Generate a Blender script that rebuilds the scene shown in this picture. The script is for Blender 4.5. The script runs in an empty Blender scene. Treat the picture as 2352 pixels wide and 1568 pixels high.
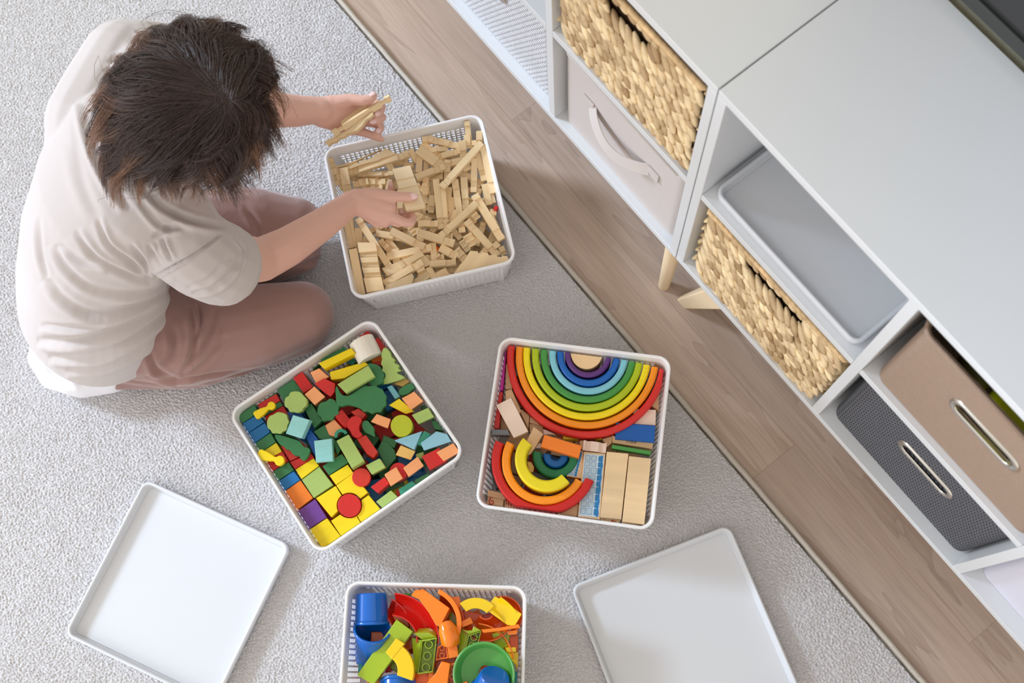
import bpy, bmesh, math, random
import numpy as np
from mathutils import Vector, Matrix, noise
random.seed(7)
SC = bpy.context.scene
COL = SC.collection
PI = math.pi

# ------------------------------------------------------------------ camera, world, sun, exposure
CAM_H = 2.25
FPX = 2700.0
TH, RO, YA = 0.2791, -0.1724, 1.0715
CR = (Matrix.Rotation(YA, 3, 'Z') @ Matrix.Rotation(TH, 3, 'X') @ Matrix.Rotation(RO, 3, 'Z'))
cam_d = bpy.data.cameras.new('camera')
cam = bpy.data.objects.new('camera', cam_d)
COL.objects.link(cam)
cam.matrix_world = Matrix.Translation((0, 0, CAM_H)) @ CR.to_4x4()
cam_d.sensor_width = 36.0
cam_d.lens = 36.0 * FPX / 2352.0
cam_d.clip_start = 0.05
cam_d.dof.use_dof = True
cam_d.dof.focus_distance = 2.12
cam_d.dof.aperture_fstop = 4.5
SC.camera = cam

world = bpy.data.worlds.new('world')
SC.world = world
world.use_nodes = True
wb = world.node_tree.nodes['Background']
wb.inputs[1].default_value = 1.0
_wt = world.node_tree
_tc = _wt.nodes.new('ShaderNodeTexCoord'); _sp = _wt.nodes.new('ShaderNodeSeparateXYZ'); _wr = _wt.nodes.new('ShaderNodeValToRGB')
_wt.links.new(_tc.outputs['Generated'], _sp.inputs[0]); _wt.links.new(_sp.outputs['Z'], _wr.inputs[0]); _wt.links.new(_wr.outputs[0], wb.inputs[0])
# soft room light: brighter towards the walls and windows, dimmer and warmer ceiling
_wr.color_ramp.elements[0].position = 0.0; _wr.color_ramp.elements[0].color = (1.0, .94, .88, 1)
_wr.color_ramp.elements[1].position = 0.9; _wr.color_ramp.elements[1].color = (.72, .66, .60, 1)

def ray(u, v):
    return CR @ Vector(((u - 1176) / FPX, -(v - 784) / FPX, -1))
def at(u, v, z=0.0):
    """world point at height z seen at photo pixel (u, v)"""
    d = ray(u, v)
    t = (z - CAM_H) / d.z
    return Vector((0, 0, CAM_H)) + d * t
def proj(P):
    d = CR.transposed() @ (Vector(P) - Vector((0, 0, CAM_H)))
    return 1176 + FPX * d.x / -d.z, 784 - FPX * d.y / -d.z

sd = at(1550, 1480, 0) - at(1210, 1345, 0)
sd.z = 0
sd.normalize()
SUN_EL = math.radians(27)
sun_dir = (sd * math.cos(SUN_EL) + Vector((0, 0, -math.sin(SUN_EL)))).normalized()
sl = bpy.data.lights.new('sun', 'SUN')
sl.energy = 3.2
sl.angle = math.radians(11)
sl.color = (0.68, 0.82, 1.0)
so = bpy.data.objects.new('sun', sl)
so.rotation_euler = sun_dir.to_track_quat('-Z', 'Y').to_euler()
so.location = (-3, -3, 3)
COL.objects.link(so)

# soft fill lamp added on the near side to brighten the cabinet fronts
al = bpy.data.lights.new('fill_light', 'AREA')
al.shape = 'RECTANGLE'; al.size = 2.6; al.size_y = 1.7; al.energy = 36; al.color = (.86, .93, 1.0)
ao = bpy.data.objects.new('fill_light', al)
ao.location = (-1.3, -3.1, 1.35)
ao.rotation_euler = (Vector((-.1, .6, .35)) - ao.location).to_track_quat('-Z', 'Y').to_euler()
COL.objects.link(ao)

vs = SC.view_settings
vs.view_transform = 'Standard'
vs.look = 'None'
vs.gamma = 1
vs.use_curve_mapping = False
vs.exposure = 0.24

# ------------------------------------------------------------------ helpers
def lin(c):
    return tuple(((x / 255) / 12.92 if x / 255 < .04045 else ((x / 255 + .055) / 1.055) ** 2.4) for x in c) + (1,)

MATS = {}
def mat(name, rgb, rough=.5, metal=0, bump=0, bscale=200, var=0, vscale=30, coat=0, sss=0, spec=.5, stretch=None, grain=0, sheen=0, trans=0):
    if name in MATS:
        return MATS[name]
    m = bpy.data.materials.new(name)
    m.use_nodes = True
    nt = m.node_tree
    b = nt.nodes['Principled BSDF']
    base = lin(rgb)
    b.inputs['Base Color'].default_value = base
    b.inputs['Roughness'].default_value = rough
    b.inputs['Metallic'].default_value = metal
    b.inputs['Specular IOR Level'].default_value = spec
    if coat:
        b.inputs['Coat Weight'].default_value = coat
        b.inputs['Coat Roughness'].default_value = .1
    if sss:
        b.inputs['Subsurface Weight'].default_value = sss
        b.inputs['Subsurface Radius'].default_value = (.012, .005, .003)
        b.inputs['Subsurface Scale'].default_value = .6
    if sheen:
        b.inputs['Sheen Weight'].default_value = sheen
    if bump or var or grain:
        tc = nt.nodes.new('ShaderNodeTexCoord')
        mp = nt.nodes.new('ShaderNodeMapping')
        nt.links.new(tc.outputs['Object'], mp.inputs[0])
        if stretch:
            mp.inputs['Scale'].default_value = stretch
        n = nt.nodes.new('ShaderNodeTexNoise')
        n.inputs['Scale'].default_value = bscale
        n.inputs['Detail'].default_value = 4
        nt.links.new(mp.outputs[0], n.inputs['Vector'])
        if bump:
            bp = nt.nodes.new('ShaderNodeBump')
            bp.inputs['Strength'].default_value = bump
            bp.inputs['Distance'].default_value = .001
            nt.links.new(n.outputs['Fac'], bp.inputs['Height'])
            nt.links.new(bp.outputs[0], b.inputs['Normal'])
        if var:
            n2 = nt.nodes.new('ShaderNodeTexNoise')
            n2.inputs['Scale'].default_value = vscale
            n2.inputs['Detail'].default_value = 6
            nt.links.new(mp.outputs[0], n2.inputs['Vector'])
            oi = nt.nodes.new('ShaderNodeObjectInfo')
            va = nt.nodes.new('ShaderNodeVectorMath'); va.operation = 'ADD'
            sc = nt.nodes.new('ShaderNodeVectorMath'); sc.operation = 'SCALE'
            nt.links.new(oi.outputs['Random'], sc.inputs[0]); sc.inputs[3].default_value = 7.3
            nt.links.new(mp.outputs[0], va.inputs[0]); nt.links.new(sc.outputs[0], va.inputs[1])
            nt.links.new(va.outputs[0], n2.inputs['Vector'])
            cr = nt.nodes.new('ShaderNodeValToRGB')
            cr.color_ramp.elements[0].position = .3
            cr.color_ramp.elements[1].position = .7
            lo = tuple(max(0, x * (1 - var)) for x in base[:3]) + (1,)
            hi = tuple(min(1, x * (1 + var * .6)) for x in base[:3]) + (1,)
            cr.color_ramp.elements[0].color = lo
            cr.color_ramp.elements[1].color = hi
            nt.links.new(n2.outputs['Fac'], cr.inputs[0])
            out = cr.outputs[0]
            if grain:
                hs = nt.nodes.new('ShaderNodeHueSaturation')
                mr = nt.nodes.new('ShaderNodeMapRange')
                mr.inputs[3].default_value = 1 - grain
                mr.inputs[4].default_value = 1 + grain * .6
                nt.links.new(oi.outputs['Random'], mr.inputs[0])
                nt.links.new(mr.outputs[0], hs.inputs['Value'])
                nt.links.new(out, hs.inputs['Color'])
                out = hs.outputs[0]
            nt.links.new(out, b.inputs['Base Color'])
    if trans:
        tr = nt.nodes.new('ShaderNodeBsdfTranslucent')
        tr.inputs[0].default_value = base
        mx = nt.nodes.new('ShaderNodeMixShader')
        mx.inputs[0].default_value = trans
        o = nt.nodes['Material Output']
        nt.links.new(b.outputs[0], mx.inputs[1])
        nt.links.new(tr.outputs[0], mx.inputs[2])
        nt.links.new(mx.outputs[0], o.inputs[0])
    MATS[name] = m
    return m

def frame(o, xd=(1, 0, 0), zd=(0, 0, 1)):
    z = Vector(zd).normalized()
    x = Vector(xd)
    x = (x - z * x.dot(z)).normalized()
    y = z.cross(x)
    M = Matrix((x, y, z)).transposed().to_4x4()
    M.translation = Vector(o)
    return M

def tag(o, label=None, cat=None, group=None, kind=None):
    if label: o['label'] = label
    if cat: o['category'] = cat
    if group: o['group'] = group
    if kind: o['kind'] = kind
    return o

def empty(name, M, label=None, cat=None, group=None):
    o = bpy.data.objects.new(name, None)
    o.empty_display_size = .02
    COL.objects.link(o)
    o.matrix_world = M if isinstance(M, Matrix) else Matrix.Translation(M)
    return tag(o, label, cat, group)

class MB:
    def __init__(s):
        s.v = []; s.f = []
    def add(s, vs, fs):
        b = len(s.v)
        s.v += [Vector(x) for x in vs]
        s.f += [tuple(b + i for i in f) for f in fs]
        return s
    def box(s, x0, x1, y0, y1, z0, z1):
        vs = [(x, y, z) for z in (z0, z1) for y in (y0, y1) for x in (x0, x1)]
        return s.add(vs, [(0, 2, 3, 1), (4, 5, 7, 6), (0, 1, 5, 4), (2, 6, 7, 3), (0, 4, 6, 2), (1, 3, 7, 5)])
    def prism(s, poly, off):
        """poly: 3D points, extruded by off (a vector)"""
        n = len(poly)
        poly = [Vector(p) for p in poly]
        off = Vector(off)
        nrm = Vector((0, 0, 0))
        for i in range(n):
            nrm += poly[i].cross(poly[(i + 1) % n])
        if nrm.dot(off) > 0:
            poly = poly[::-1]
        vs = poly + [p + off for p in poly]
        fs = [tuple(range(n)), tuple(range(2 * n - 1, n - 1, -1))]
        fs += [(i, i + n, (i + 1) % n + n, (i + 1) % n) for i in range(n)]
        return s.add(vs, fs)
    def rings(s, R, close=False, cap=True):
        """R: list of rings (equal count)"""
        n = len(R[0]); b = len(s.v)
        for r in R:
            s.v += [Vector(p) for p in r]
        k = len(R)
        for i in range(k if close else k - 1):
            j = (i + 1) % k
            for a in range(n):
                c = (a + 1) % n
                s.f.append((b + i * n + a, b + i * n + c, b + j * n + c, b + j * n + a))
        if cap and not close:
            s.f.append(tuple(b + a for a in range(n - 1, -1, -1)))
            s.f.append(tuple(b + (k - 1) * n + a for a in range(n)))
        return s
    def tube(s, path, rad, n=8, cap=True, flat=1.0):
        path = [Vector(p) for p in path]
        if not hasattr(rad, '__len__'):
            rad = [rad] * len(path)
        R = []
        up = Vector((0.13, .22, 1)).normalized()
        for i, p in enumerate(path):
            t = (path[min(i + 1, len(path) - 1)] - path[max(i - 1, 0)]).normalized()
            x = t.cross(up)
            if x.length < 1e-3:
                x = t.cross(Vector((1, 0, 0)))
            x.normalize()
            y = t.cross(x).normalized()
            up = -y if False else up
            R.append([p + x * (math.cos(a) * rad[i]) + y * (math.sin(a) * rad[i] * flat) for a in [2 * PI * k / n for k in range(n)]])
        return s.rings(R, cap=cap)
    def sweep(s, prof, path, nrm=(0, 0, 1), close=False):
        """prof: 2D closed polygon (side, up) swept along path"""
        path = [Vector(p) for p in path]; nrm = Vector(nrm).normalized(); R = []
        k = len(path)
        for i, p in enumerate(path):
            a = path[(i - 1) % k] if close else path[max(i - 1, 0)]
            b = path[(i + 1) % k] if close else path[min(i + 1, k - 1)]
            t = (b - a).normalized()
            sdv = t.cross(nrm).normalized()
            R.append([p + sdv * q[0] + nrm * q[1] for q in prof])
        return s.rings(R, close=close)
    def lathe(s, prof, n=40, M=None):
        """prof: closed list of (r, z); r = 0 allowed"""
        R = []
        for k in range(n):
            a = 2 * PI * k / n
            R.append([Vector((r * math.cos(a), r * math.sin(a), z)) for r, z in prof])
        if M is not None:
            R = [[M @ p for p in r] for r in R]
        return s.rings(R, close=True)
    def xf(s, M):
        s.v = [M @ p for p in s.v]
        return s
    def build(s, name, m, parent=None, M=None, smooth=False, bevel=0, bseg=2, sub=0, world=False, autos=False):
        """vertices are in the frame M (or the parent's frame); world=True: vertices are world and get moved to M"""
        me = bpy.data.meshes.new(name)
        vs = s.v
        if world:
            ref = M if M is not None else parent.matrix_world
            inv = ref.inverted()
            vs = [inv @ p for p in vs]
        me.from_pydata([tuple(p) for p in vs], [], s.f)
        bm = bmesh.new(); bm.from_mesh(me)
        bmesh.ops.remove_doubles(bm, verts=bm.verts, dist=1e-6)
        bmesh.ops.recalc_face_normals(bm, faces=bm.faces)
        bm.to_mesh(me); bm.free()
        me.materials.append(m)
        if smooth:
            me.polygons.foreach_set('use_smooth', [True] * len(me.polygons))
            if autos:
                me.set_sharp_from_angle(angle=math.radians(35))
        o = bpy.data.objects.new(name, me)
        COL.objects.link(o)
        if parent is not None:
            o.parent = parent
        elif M is not None:
            o.matrix_world = M
        if bevel:
            bv = o.modifiers.new('bevel', 'BEVEL')
            bv.width = bevel; bv.segments = bseg; bv.limit_method = 'ANGLE'; bv.angle_limit = math.radians(40)
            me.polygons.foreach_set('use_smooth', [True] * len(me.polygons))
            bv.harden_normals = True
        if sub:
            sb = o.modifiers.new('sub', 'SUBSURF'); sb.levels = sub; sb.render_levels = sub
        return o

def dup(o, M, label=None, group=None):
    c = o.copy(); COL.objects.link(c)
    c.matrix_world = M
    if label: c['label'] = label
    if group: c['group'] = group
    for ch in list(o.children):
        d = ch.copy(); COL.objects.link(d); d.parent = c
        for g in list(ch.children):
            e = g.copy(); COL.objects.link(e); e.parent = d
    return c

def rrect(hx, hy, r, n=6, x=0, y=0):
    P = []
    for cx, cy, a0 in ((hx - r, hy - r, 0), (-hx + r, hy - r, 90), (-hx + r, -hy + r, 180), (hx - r, -hy + r, 270)):
        for k in range(n + 1):
            a = math.radians(a0 + 90 * k / n)
            P.append((x + cx + r * math.cos(a), y + cy + r * math.sin(a)))
    return P

# ------------------------------------------------------------------ materials of the room
def wood_floor_mat():
    m = bpy.data.materials.new('laminate floor'); m.use_nodes = True
    nt = m.node_tree; b = nt.nodes['Principled BSDF']; L = nt.links.new
    b.inputs['Roughness'].default_value = .38
    tc = nt.nodes.new('ShaderNodeTexCoord')
    mp = nt.nodes.new('ShaderNodeMapping'); L(tc.outputs['Object'], mp.inputs[0])
    mp.inputs['Location'].default_value = (.063, -.605, 0)
    br = nt.nodes.new('ShaderNodeTexBrick')
    br.inputs['Scale'].default_value = 1
    br.inputs['Brick Width'].default_value = 1.355
    br.inputs['Row Height'].default_value = .19
    br.inputs['Mortar Size'].default_value = .0005
    br.inputs['Mortar Smooth'].default_value = .1
    br.inputs['Color1'].default_value = (0, 0, 0, 1); br.inputs['Color2'].default_value = (1, 1, 1, 1)
    br.inputs['Mortar'].default_value = (.5, .5, .5, 1)
    br.offset = .652
    L(mp.outputs[0], br.inputs[0])
    # cathedral grain: noise stretched along the boards, offset per board
    off = nt.nodes.new('ShaderNodeVectorMath'); off.operation = 'SCALE'; off.inputs[3].default_value = 3.1
    L(br.outputs['Color'], off.inputs[0])
    ad = nt.nodes.new('ShaderNodeVectorMath'); ad.operation = 'ADD'
    L(mp.outputs[0], ad.inputs[0]); L(off.outputs[0], ad.inputs[1])
    st = nt.nodes.new('ShaderNodeVectorMath'); st.operation = 'MULTIPLY'; st.inputs[1].default_value = (1.5, 11, 1)
    L(ad.outputs[0], st.inputs[0])
    n1 = nt.nodes.new('ShaderNodeTexNoise'); n1.inputs['Scale'].default_value = 1.3; n1.inputs['Detail'].default_value = 3; n1.inputs['Distortion'].default_value = .6
    L(st.outputs[0], n1.inputs['Vector'])
    mu = nt.nodes.new('ShaderNodeMath'); mu.operation = 'MULTIPLY'; mu.inputs[1].default_value = 3.4
    L(n1.outputs['Fac'], mu.inputs[0])
    fr = nt.nodes.new('ShaderNodeMath'); fr.operation = 'FRACT'; L(mu.outputs[0], fr.inputs[0])
    st2 = nt.nodes.new('ShaderNodeVectorMath'); st2.operation = 'MULTIPLY'; st2.inputs[1].default_value = (8, 160, 1)
    L(ad.outputs[0], st2.inputs[0])
    n2 = nt.nodes.new('ShaderNodeTexNoise'); n2.inputs['Scale'].default_value = 1; n2.inputs['Detail'].default_value = 5
    L(st2.outputs[0], n2.inputs['Vector'])
    cr = nt.nodes.new('ShaderNodeValToRGB'); e = cr.color_ramp.elements
    e[0].position = 0; e[0].color = lin((184, 162, 147)); e[1].position = 1; e[1].color = lin((202, 180, 164))
    e2 = e.new(.06); e2.color = lin((192, 169, 153))
    L(fr.outputs[0], cr.inputs[0])
    mx = nt.nodes.new('ShaderNodeMix'); mx.data_type = 'RGBA'; mx.blend_type = 'MULTIPLY'; mx.inputs[0].default_value = .55
    cr2 = nt.nodes.new('ShaderNodeValToRGB'); cr2.color_ramp.elements[0].position = .3; cr2.color_ramp.elements[0].color = (.72, .70, .68, 1)
    cr2.color_ramp.elements[1].position = .62; cr2.color_ramp.elements[1].color = (1, 1, 1, 1)
    L(n2.outputs['Fac'], cr2.inputs[0])
    L(cr.outputs[0], mx.inputs[6]); L(cr2.outputs[0], mx.inputs[7])
    hs = nt.nodes.new('ShaderNodeHueSaturation')
    mr = nt.nodes.new('ShaderNodeMapRange'); mr.inputs[3].default_value = .86; mr.inputs[4].default_value = 1.08
    L(br.outputs['Color'], mr.inputs[0]); L(mr.outputs[0], hs.inputs['Value']); L(mx.outputs[2], hs.inputs['Color'])
    m3 = nt.nodes.new('ShaderNodeMix'); m3.data_type = 'RGBA'; m3.inputs[7].default_value = lin((158, 136, 120))
    L(br.outputs['Fac'], m3.inputs[0]); L(hs.outputs[0], m3.inputs[6])
    L(m3.outputs[2], b.inputs['Base Color'])
    return m

def weave_mat(name, rgb, rgb2, sx, sy, bump=.6, rough=.8, dist=.002, axes='XZ'):
    m = bpy.data.materials.new(name); m.use_nodes = True
    nt = m.node_tree; b = nt.nodes['Principled BSDF']; L = nt.links.new
    b.inputs['Roughness'].default_value = rough
    tc = nt.nodes.new('ShaderNodeTexCoord')
    sp = nt.nodes.new('ShaderNodeSeparateXYZ'); L(tc.outputs['Object'], sp.inputs[0])
    xa = nt.nodes.new('ShaderNodeMath'); xa.operation = 'ADD'
    L(sp.outputs['X'], xa.inputs[0]); L(sp.outputs['Y'], xa.inputs[1])
    cb = nt.nodes.new('ShaderNodeCombineXYZ'); L(xa.outputs[0], cb.inputs[0]); L(sp.outputs['Z'], cb.inputs[1])
    br = nt.nodes.new('ShaderNodeTexBrick')
    br.inputs['Scale'].default_value = 1; br.inputs['Brick Width'].default_value = sx; br.inputs['Row Height'].default_value = sy
    br.inputs['Mortar Size'].default_value = sy * .22; br.inputs['Mortar Smooth'].default_value = 1
    br.inputs['Color1'].default_value = lin(rgb); br.inputs['Color2'].default_value = tuple(x * .9 for x in lin(rgb)[:3]) + (1,)
    br.inputs['Mortar'].default_value = lin(rgb2)
    L(cb.outputs[0], br.inputs[0]); L(br.outputs['Color'], b.inputs['Base Color'])
    iv = nt.nodes.new('ShaderNodeMath'); iv.operation = 'SUBTRACT'; iv.inputs[0].default_value = 1; L(br.outputs['Fac'], iv.inputs[1])
    bp = nt.nodes.new('ShaderNodeBump'); bp.inputs['Strength'].default_value = bump; bp.inputs['Distance'].default_value = dist
    L(iv.outputs[0], bp.inputs['Height']); L(bp.outputs[0], b.inputs['Normal'])
    return m

M_WHITE = mat('white lacquer', (218, 221, 224), .35, bump=0)
M_WALL = mat('wall paint', (214, 208, 184), .7, bump=.2, bscale=300)
M_PLASTIC = mat('white plastic', (248, 248, 250), .32, trans=.1)
M_LID = mat('lid plastic', (214, 217, 222), .28)
M_PALEWOOD = mat('pale birch', (232, 208, 172), .45, var=.12, vscale=14, stretch=(1, 1, .12))
M_BLACK = mat('black plastic', (14, 14, 14), .35)
M_SCREEN = mat('tv screen', (44, 44, 46), .45)
M_METAL = mat('brushed nickel', (215, 212, 205), .22, metal=1)
M_DARK = mat('dark inside', (30, 22, 18), .9)

# ------------------------------------------------------------------ floor, wall
fl = MB().box(-3.9, 1.6, -3.2, .985, -.03, 0).build('floor', wood_floor_mat(), M=Matrix())
tag(fl, kind='structure')
WXL = -3.6
MB().box(WXL - .2, WXL, -3.2, .955, 2.30, 2.9).box(WXL - .2, WXL, .75, .955, 0, 2.30).box(WXL - .2, WXL, -3.2, -3.0, 0, 2.30).build('sun_blocking_wall', M_WALL, M=Matrix())  # unseen wall with lintel, added to hold the sun off the cabinet tops
tag(bpy.data.objects['sun_blocking_wall'], kind='structure')
wl = MB().box(-3.9, 1.6, .955, 1.05, 0, 2.6).build('wall_back', M_WALL, M=Matrix())
tag(wl, kind='structure')
bb = MB().box(-3.6, 1.6, .943, .955, 0, .08).build('baseboard_back', M_WHITE, M=Matrix(), bevel=.003)
tag(bb, kind='structure')

# ------------------------------------------------------------------ rug (looped pile, a displaced mesh)
RUG_Z = .014
def make_rug():
    Ye = .497
    x0, x1, y0, y1 = -2.15, .55, -1.0, Ye - .014
    st = .0015
    nx = int((x1 - x0) / st); ny = int((y1 - y0) / st)
    rng = np.random.default_rng(3)
    def blur(a, k):
        c_ = int(math.ceil(3 * k)); ker = np.exp(-np.arange(-c_, c_ + 1) ** 2 / (2 * k * k))
        ker /= ker.sum()
        a = np.apply_along_axis(lambda r: np.convolve(r, ker, 'same'), 0, a)
        return np.apply_along_axis(lambda r: np.convolve(r, ker, 'same'), 1, a)
    w = rng.standard_normal((nx, ny))
    g = blur(w, .6) - .8 * blur(w, 1.15)
    g /= g.std()
    h = np.tanh(g * .9)
    big = blur(rng.standard_normal((nx, ny)), 9); big /= big.std()
    z = RUG_Z - .0016 + .0015 * h + .0003 * big
    xs = x0 + np.arange(nx) * st; ys = y0 + np.arange(ny) * st
    X, Y = np.meshgrid(xs, ys, indexing='ij')
    X = X + .0003 * rng.standard_normal(X.shape); Y = Y + .0003 * rng.standard_normal(X.shape)
    co = np.stack([X, Y, z], -1).reshape(-1, 3)
    I = np.arange(nx * ny).reshape(nx, ny)
    q = np.stack([I[:-1, :-1], I[1:, :-1], I[1:, 1:], I[:-1, 1:]], -1).reshape(-1, 4)
    me = bpy.data.meshes.new('pile')
    me.vertices.add(len(co)); me.vertices.foreach_set('co', co.astype(np.float32).ravel())
    me.loops.add(q.size); me.loops.foreach_set('vertex_index', q.astype(np.int32).ravel())
    me.polygons.add(len(q)); me.polygons.foreach_set('loop_start', np.arange(0, q.size, 4, dtype=np.int32))
    me.polygons.foreach_set('use_smooth', [True] * len(q))
    me.update(); me.validate()
    m = mat('rug wool', (204, 202, 203), .95, bump=.3, bscale=900, spec=.1)
    me.materials.append(m)
    t = empty('rug', (-.5, -.3, 0), 'light grey looped pile rug with a bound edge lying on the wood floor', 'rug')
    o = bpy.data.objects.new('pile', me); COL.objects.link(o); o.parent = t
    o.matrix_parent_inverse = t.matrix_world.inverted()
    bk = MB().box(x0, x1, y0, y1, .001, .009).build('backing', mat('rug backing', (188, 182, 172), .95), parent=t)
    bk.matrix_parent_inverse = t.matrix_world.inverted()
    mb = MB()
    prof = [(math.cos(a) * .0062, math.sin(a) * .0058) for a in [2 * PI * k / 10 for k in range(10)]]
    path = [(x0 + (x1 - x0) * k / 200, Ye - .006 + .0003 * math.sin(k * .7) + .0002 * math.sin(k * 1.9), .0075) for k in range(201)]
    mb.sweep(prof, path)
    e = mb.build('edge_binding', mat('rug binding', (206, 198, 186), .9, bump=1, bscale=700, stretch=(1, .3, 1)), parent=t, smooth=True)
    e.matrix_parent_inverse = t.matrix_world.inverted()
    # dark stitching line between pile and binding
    s = MB()
    s.tube([(x0 + (x1 - x0) * k / 200, Ye - .0145 + .0006 * math.sin(k * .9), .0136) for k in range(201)], .0009, 5)
    s = s.build('stitching', mat('dark thread', (96, 88, 82), .9), parent=t)
    s.matrix_parent_inverse = t.matrix_world.inverted()
make_rug()

# ------------------------------------------------------------------ cabinets
YC, ZB, ZS, ZT = .6057, .225, .551, .8671
X0, X1, X2, X3 = -.806, -.4462, -.0785, .266
TP = .017
DEP = .315
def panel(name, x0, x1, y0, y1, z0, z1, t, bev=.0012):
    c = Vector(((x0 + x1) / 2, (y0 + y1) / 2, (z0 + z1) / 2))
    mb = MB().box(x0 - c.x, x1 - c.x, y0 - c.y, y1 - c.y, z0 - c.z, z1 - c.z)
    o = mb.build(name, M_WHITE, parent=t, bevel=bev)
    o.matrix_parent_inverse = Matrix()
    o.location = c - t.matrix_world.translation
    return o
def cabinet(xs, label, legs):
    """xs: centre lines of the uprights"""
    t = empty('storage_unit', ((xs[0] + xs[-1]) / 2, YC + DEP / 2, 0), label, 'cabinet')
    a, b = xs[0], xs[-1]
    yb = YC + DEP
    panel('top_panel', a, b, YC, yb, ZT - TP, ZT, t)
    panel('bottom_panel', a, b, YC, yb, ZB, ZB + TP, t)
    panel('side_panel', a, a + TP, YC, yb, ZB + TP, ZT - TP, t)
    panel('side_panel', b - TP, b, YC, yb, ZB + TP, ZT - TP, t)
    for x in xs[1:-1]:
        panel('divider', x - TP / 2, x + TP / 2, YC + .001, yb - .006, ZB + TP, ZT - TP, t)
    for x0, x1 in zip(xs[:-1], xs[1:]):
        xa = x0 + (TP if x0 == a else TP / 2); xb = x1 - (TP if x1 == b else TP / 2)
        panel('shelf', xa, xb, YC + .001, yb - .006, ZS - TP, ZS, t)
    panel('back_panel', a + .002, b - .002, yb - .006, yb - .001, ZB + .002, ZT - .002, t, 0)
    # under-frame rail
    panel('rail', a + .05, b - .05, YC + .05, YC + .068, ZB - .03, ZB, t)
    base = t.matrix_world.translation
    for (fx, fy, tx, ty, kind) in legs:
        mb = MB()
        if kind == 'round':
            mb.tube([(tx, ty, ZB), ((fx + tx) / 2, (fy + ty) / 2, ZB / 2), (fx, fy, 0.0)], [.017, .0145, .0115], 20)
        else:
            dx = .019; R = []
            for q, (x, y, z, w, d) in enumerate([(tx, ty, ZB, .03, .019), (fx, fy, 0, .013, .011)]):
                R.append([(x - w, y - d, z), (x + w, y - d, z), (x + w, y + d, z), (x - w, y + d, z)])
            mb.rings(R)
        mb.xf(Matrix.Translation(-base))
        mb.build('leg', M_PALEWOOD, parent=t, smooth=(kind == 'round'), bevel=.004 if kind != 'round' else 0, autos=True)
    return t
_f1 = at(1525, 655, 0); _f2 = at(1572, 692, 0)
cabinet([X0 - .72, X0 - .36, X0, X1 - .001], 'white cube storage unit at the top of the photo, holding the upper wicker basket',
        [(_f1.x, _f1.y, _f1.x - .005, _f1.y + .01, 'round'), (X0 - .68, YC + .04, X0 - .66, YC + .06, 'round'), (X1 - .06, YC + DEP - .04, X1 - .06, YC + DEP - .06, 'round'), (X0 - .68, YC + DEP - .04, X0 - .66, YC + DEP - .06, 'round')])
cabinet([X1 + .001, X2, X3, X3 + .36], 'white cube storage unit nearest the television, with splayed leg and the brown and grey bins',
        [(_f2.x, _f2.y, _f2.x + .085, _f2.y + .02, 'flat'), (X3 + .34, YC + .03, X3 + .28, YC + .05, 'flat'), (X1 + .06, YC + DEP - .03, X1 + .11, YC + DEP - .05, 'flat'), (X3 + .34, YC + DEP - .03, X3 + .28, YC + DEP - .05, 'flat')])

# television hung on the wall just above the unit
def tv():
    t = empty('television', (.12, .93, .9), 'black flat television on the wall just above the white storage unit', 'television')
    x0, x1 = -.55, .95
    MB().box(x0 - .12, x1 - .12, -.028, .0, 0.016, .86).build('housing', M_BLACK, parent=t, bevel=.004)
    MB().box(x0 - .112, x1 - .128, -.0295, -.027, .052, .85).build('screen', M_SCREEN, parent=t)
    MB().box(x0 - .12, x1 - .12, -.031, -.026, .016, .04).build('lower_trim', mat('tv trim', (52, 53, 52), .4), parent=t, bevel=.001)
    MB().box(.0, .2, 0, .0245, .2, .5).build('wall_bracket', M_BLACK, parent=t)
tv()

# ------------------------------------------------------------------ wicker baskets
wm = mat('water hyacinth leaf', (248, 218, 178), .6, bump=.8, bscale=420, var=.3, vscale=60, stretch=(.6, 1, 1))
_n = wm.node_tree; _a = _n.nodes.new('ShaderNodeAttribute'); _a.attribute_name = 'tone'
_r = _n.nodes.new('ShaderNodeValToRGB'); _r.color_ramp.elements[0].color = (.48, .38, .28, 1); _r.color_ramp.elements[1].color = (1.0, .98, .93, 1)
_r.color_ramp.elements[1].position = .7
_m = _n.nodes.new('ShaderNodeMix'); _m.data_type = 'RGBA'; _m.blend_type = 'MULTIPLY'; _m.inputs[0].default_value = 1
_bs = _n.nodes['Principled BSDF']; _src = _bs.inputs['Base Color'].links[0].from_socket
_n.links.new(_a.outputs['Fac'], _r.inputs[0]); _n.links.new(_src, _m.inputs[6]); _n.links.new(_r.outputs[0], _m.inputs[7]); _n.links.new(_m.outputs[2], _bs.inputs['Base Color'])
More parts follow.
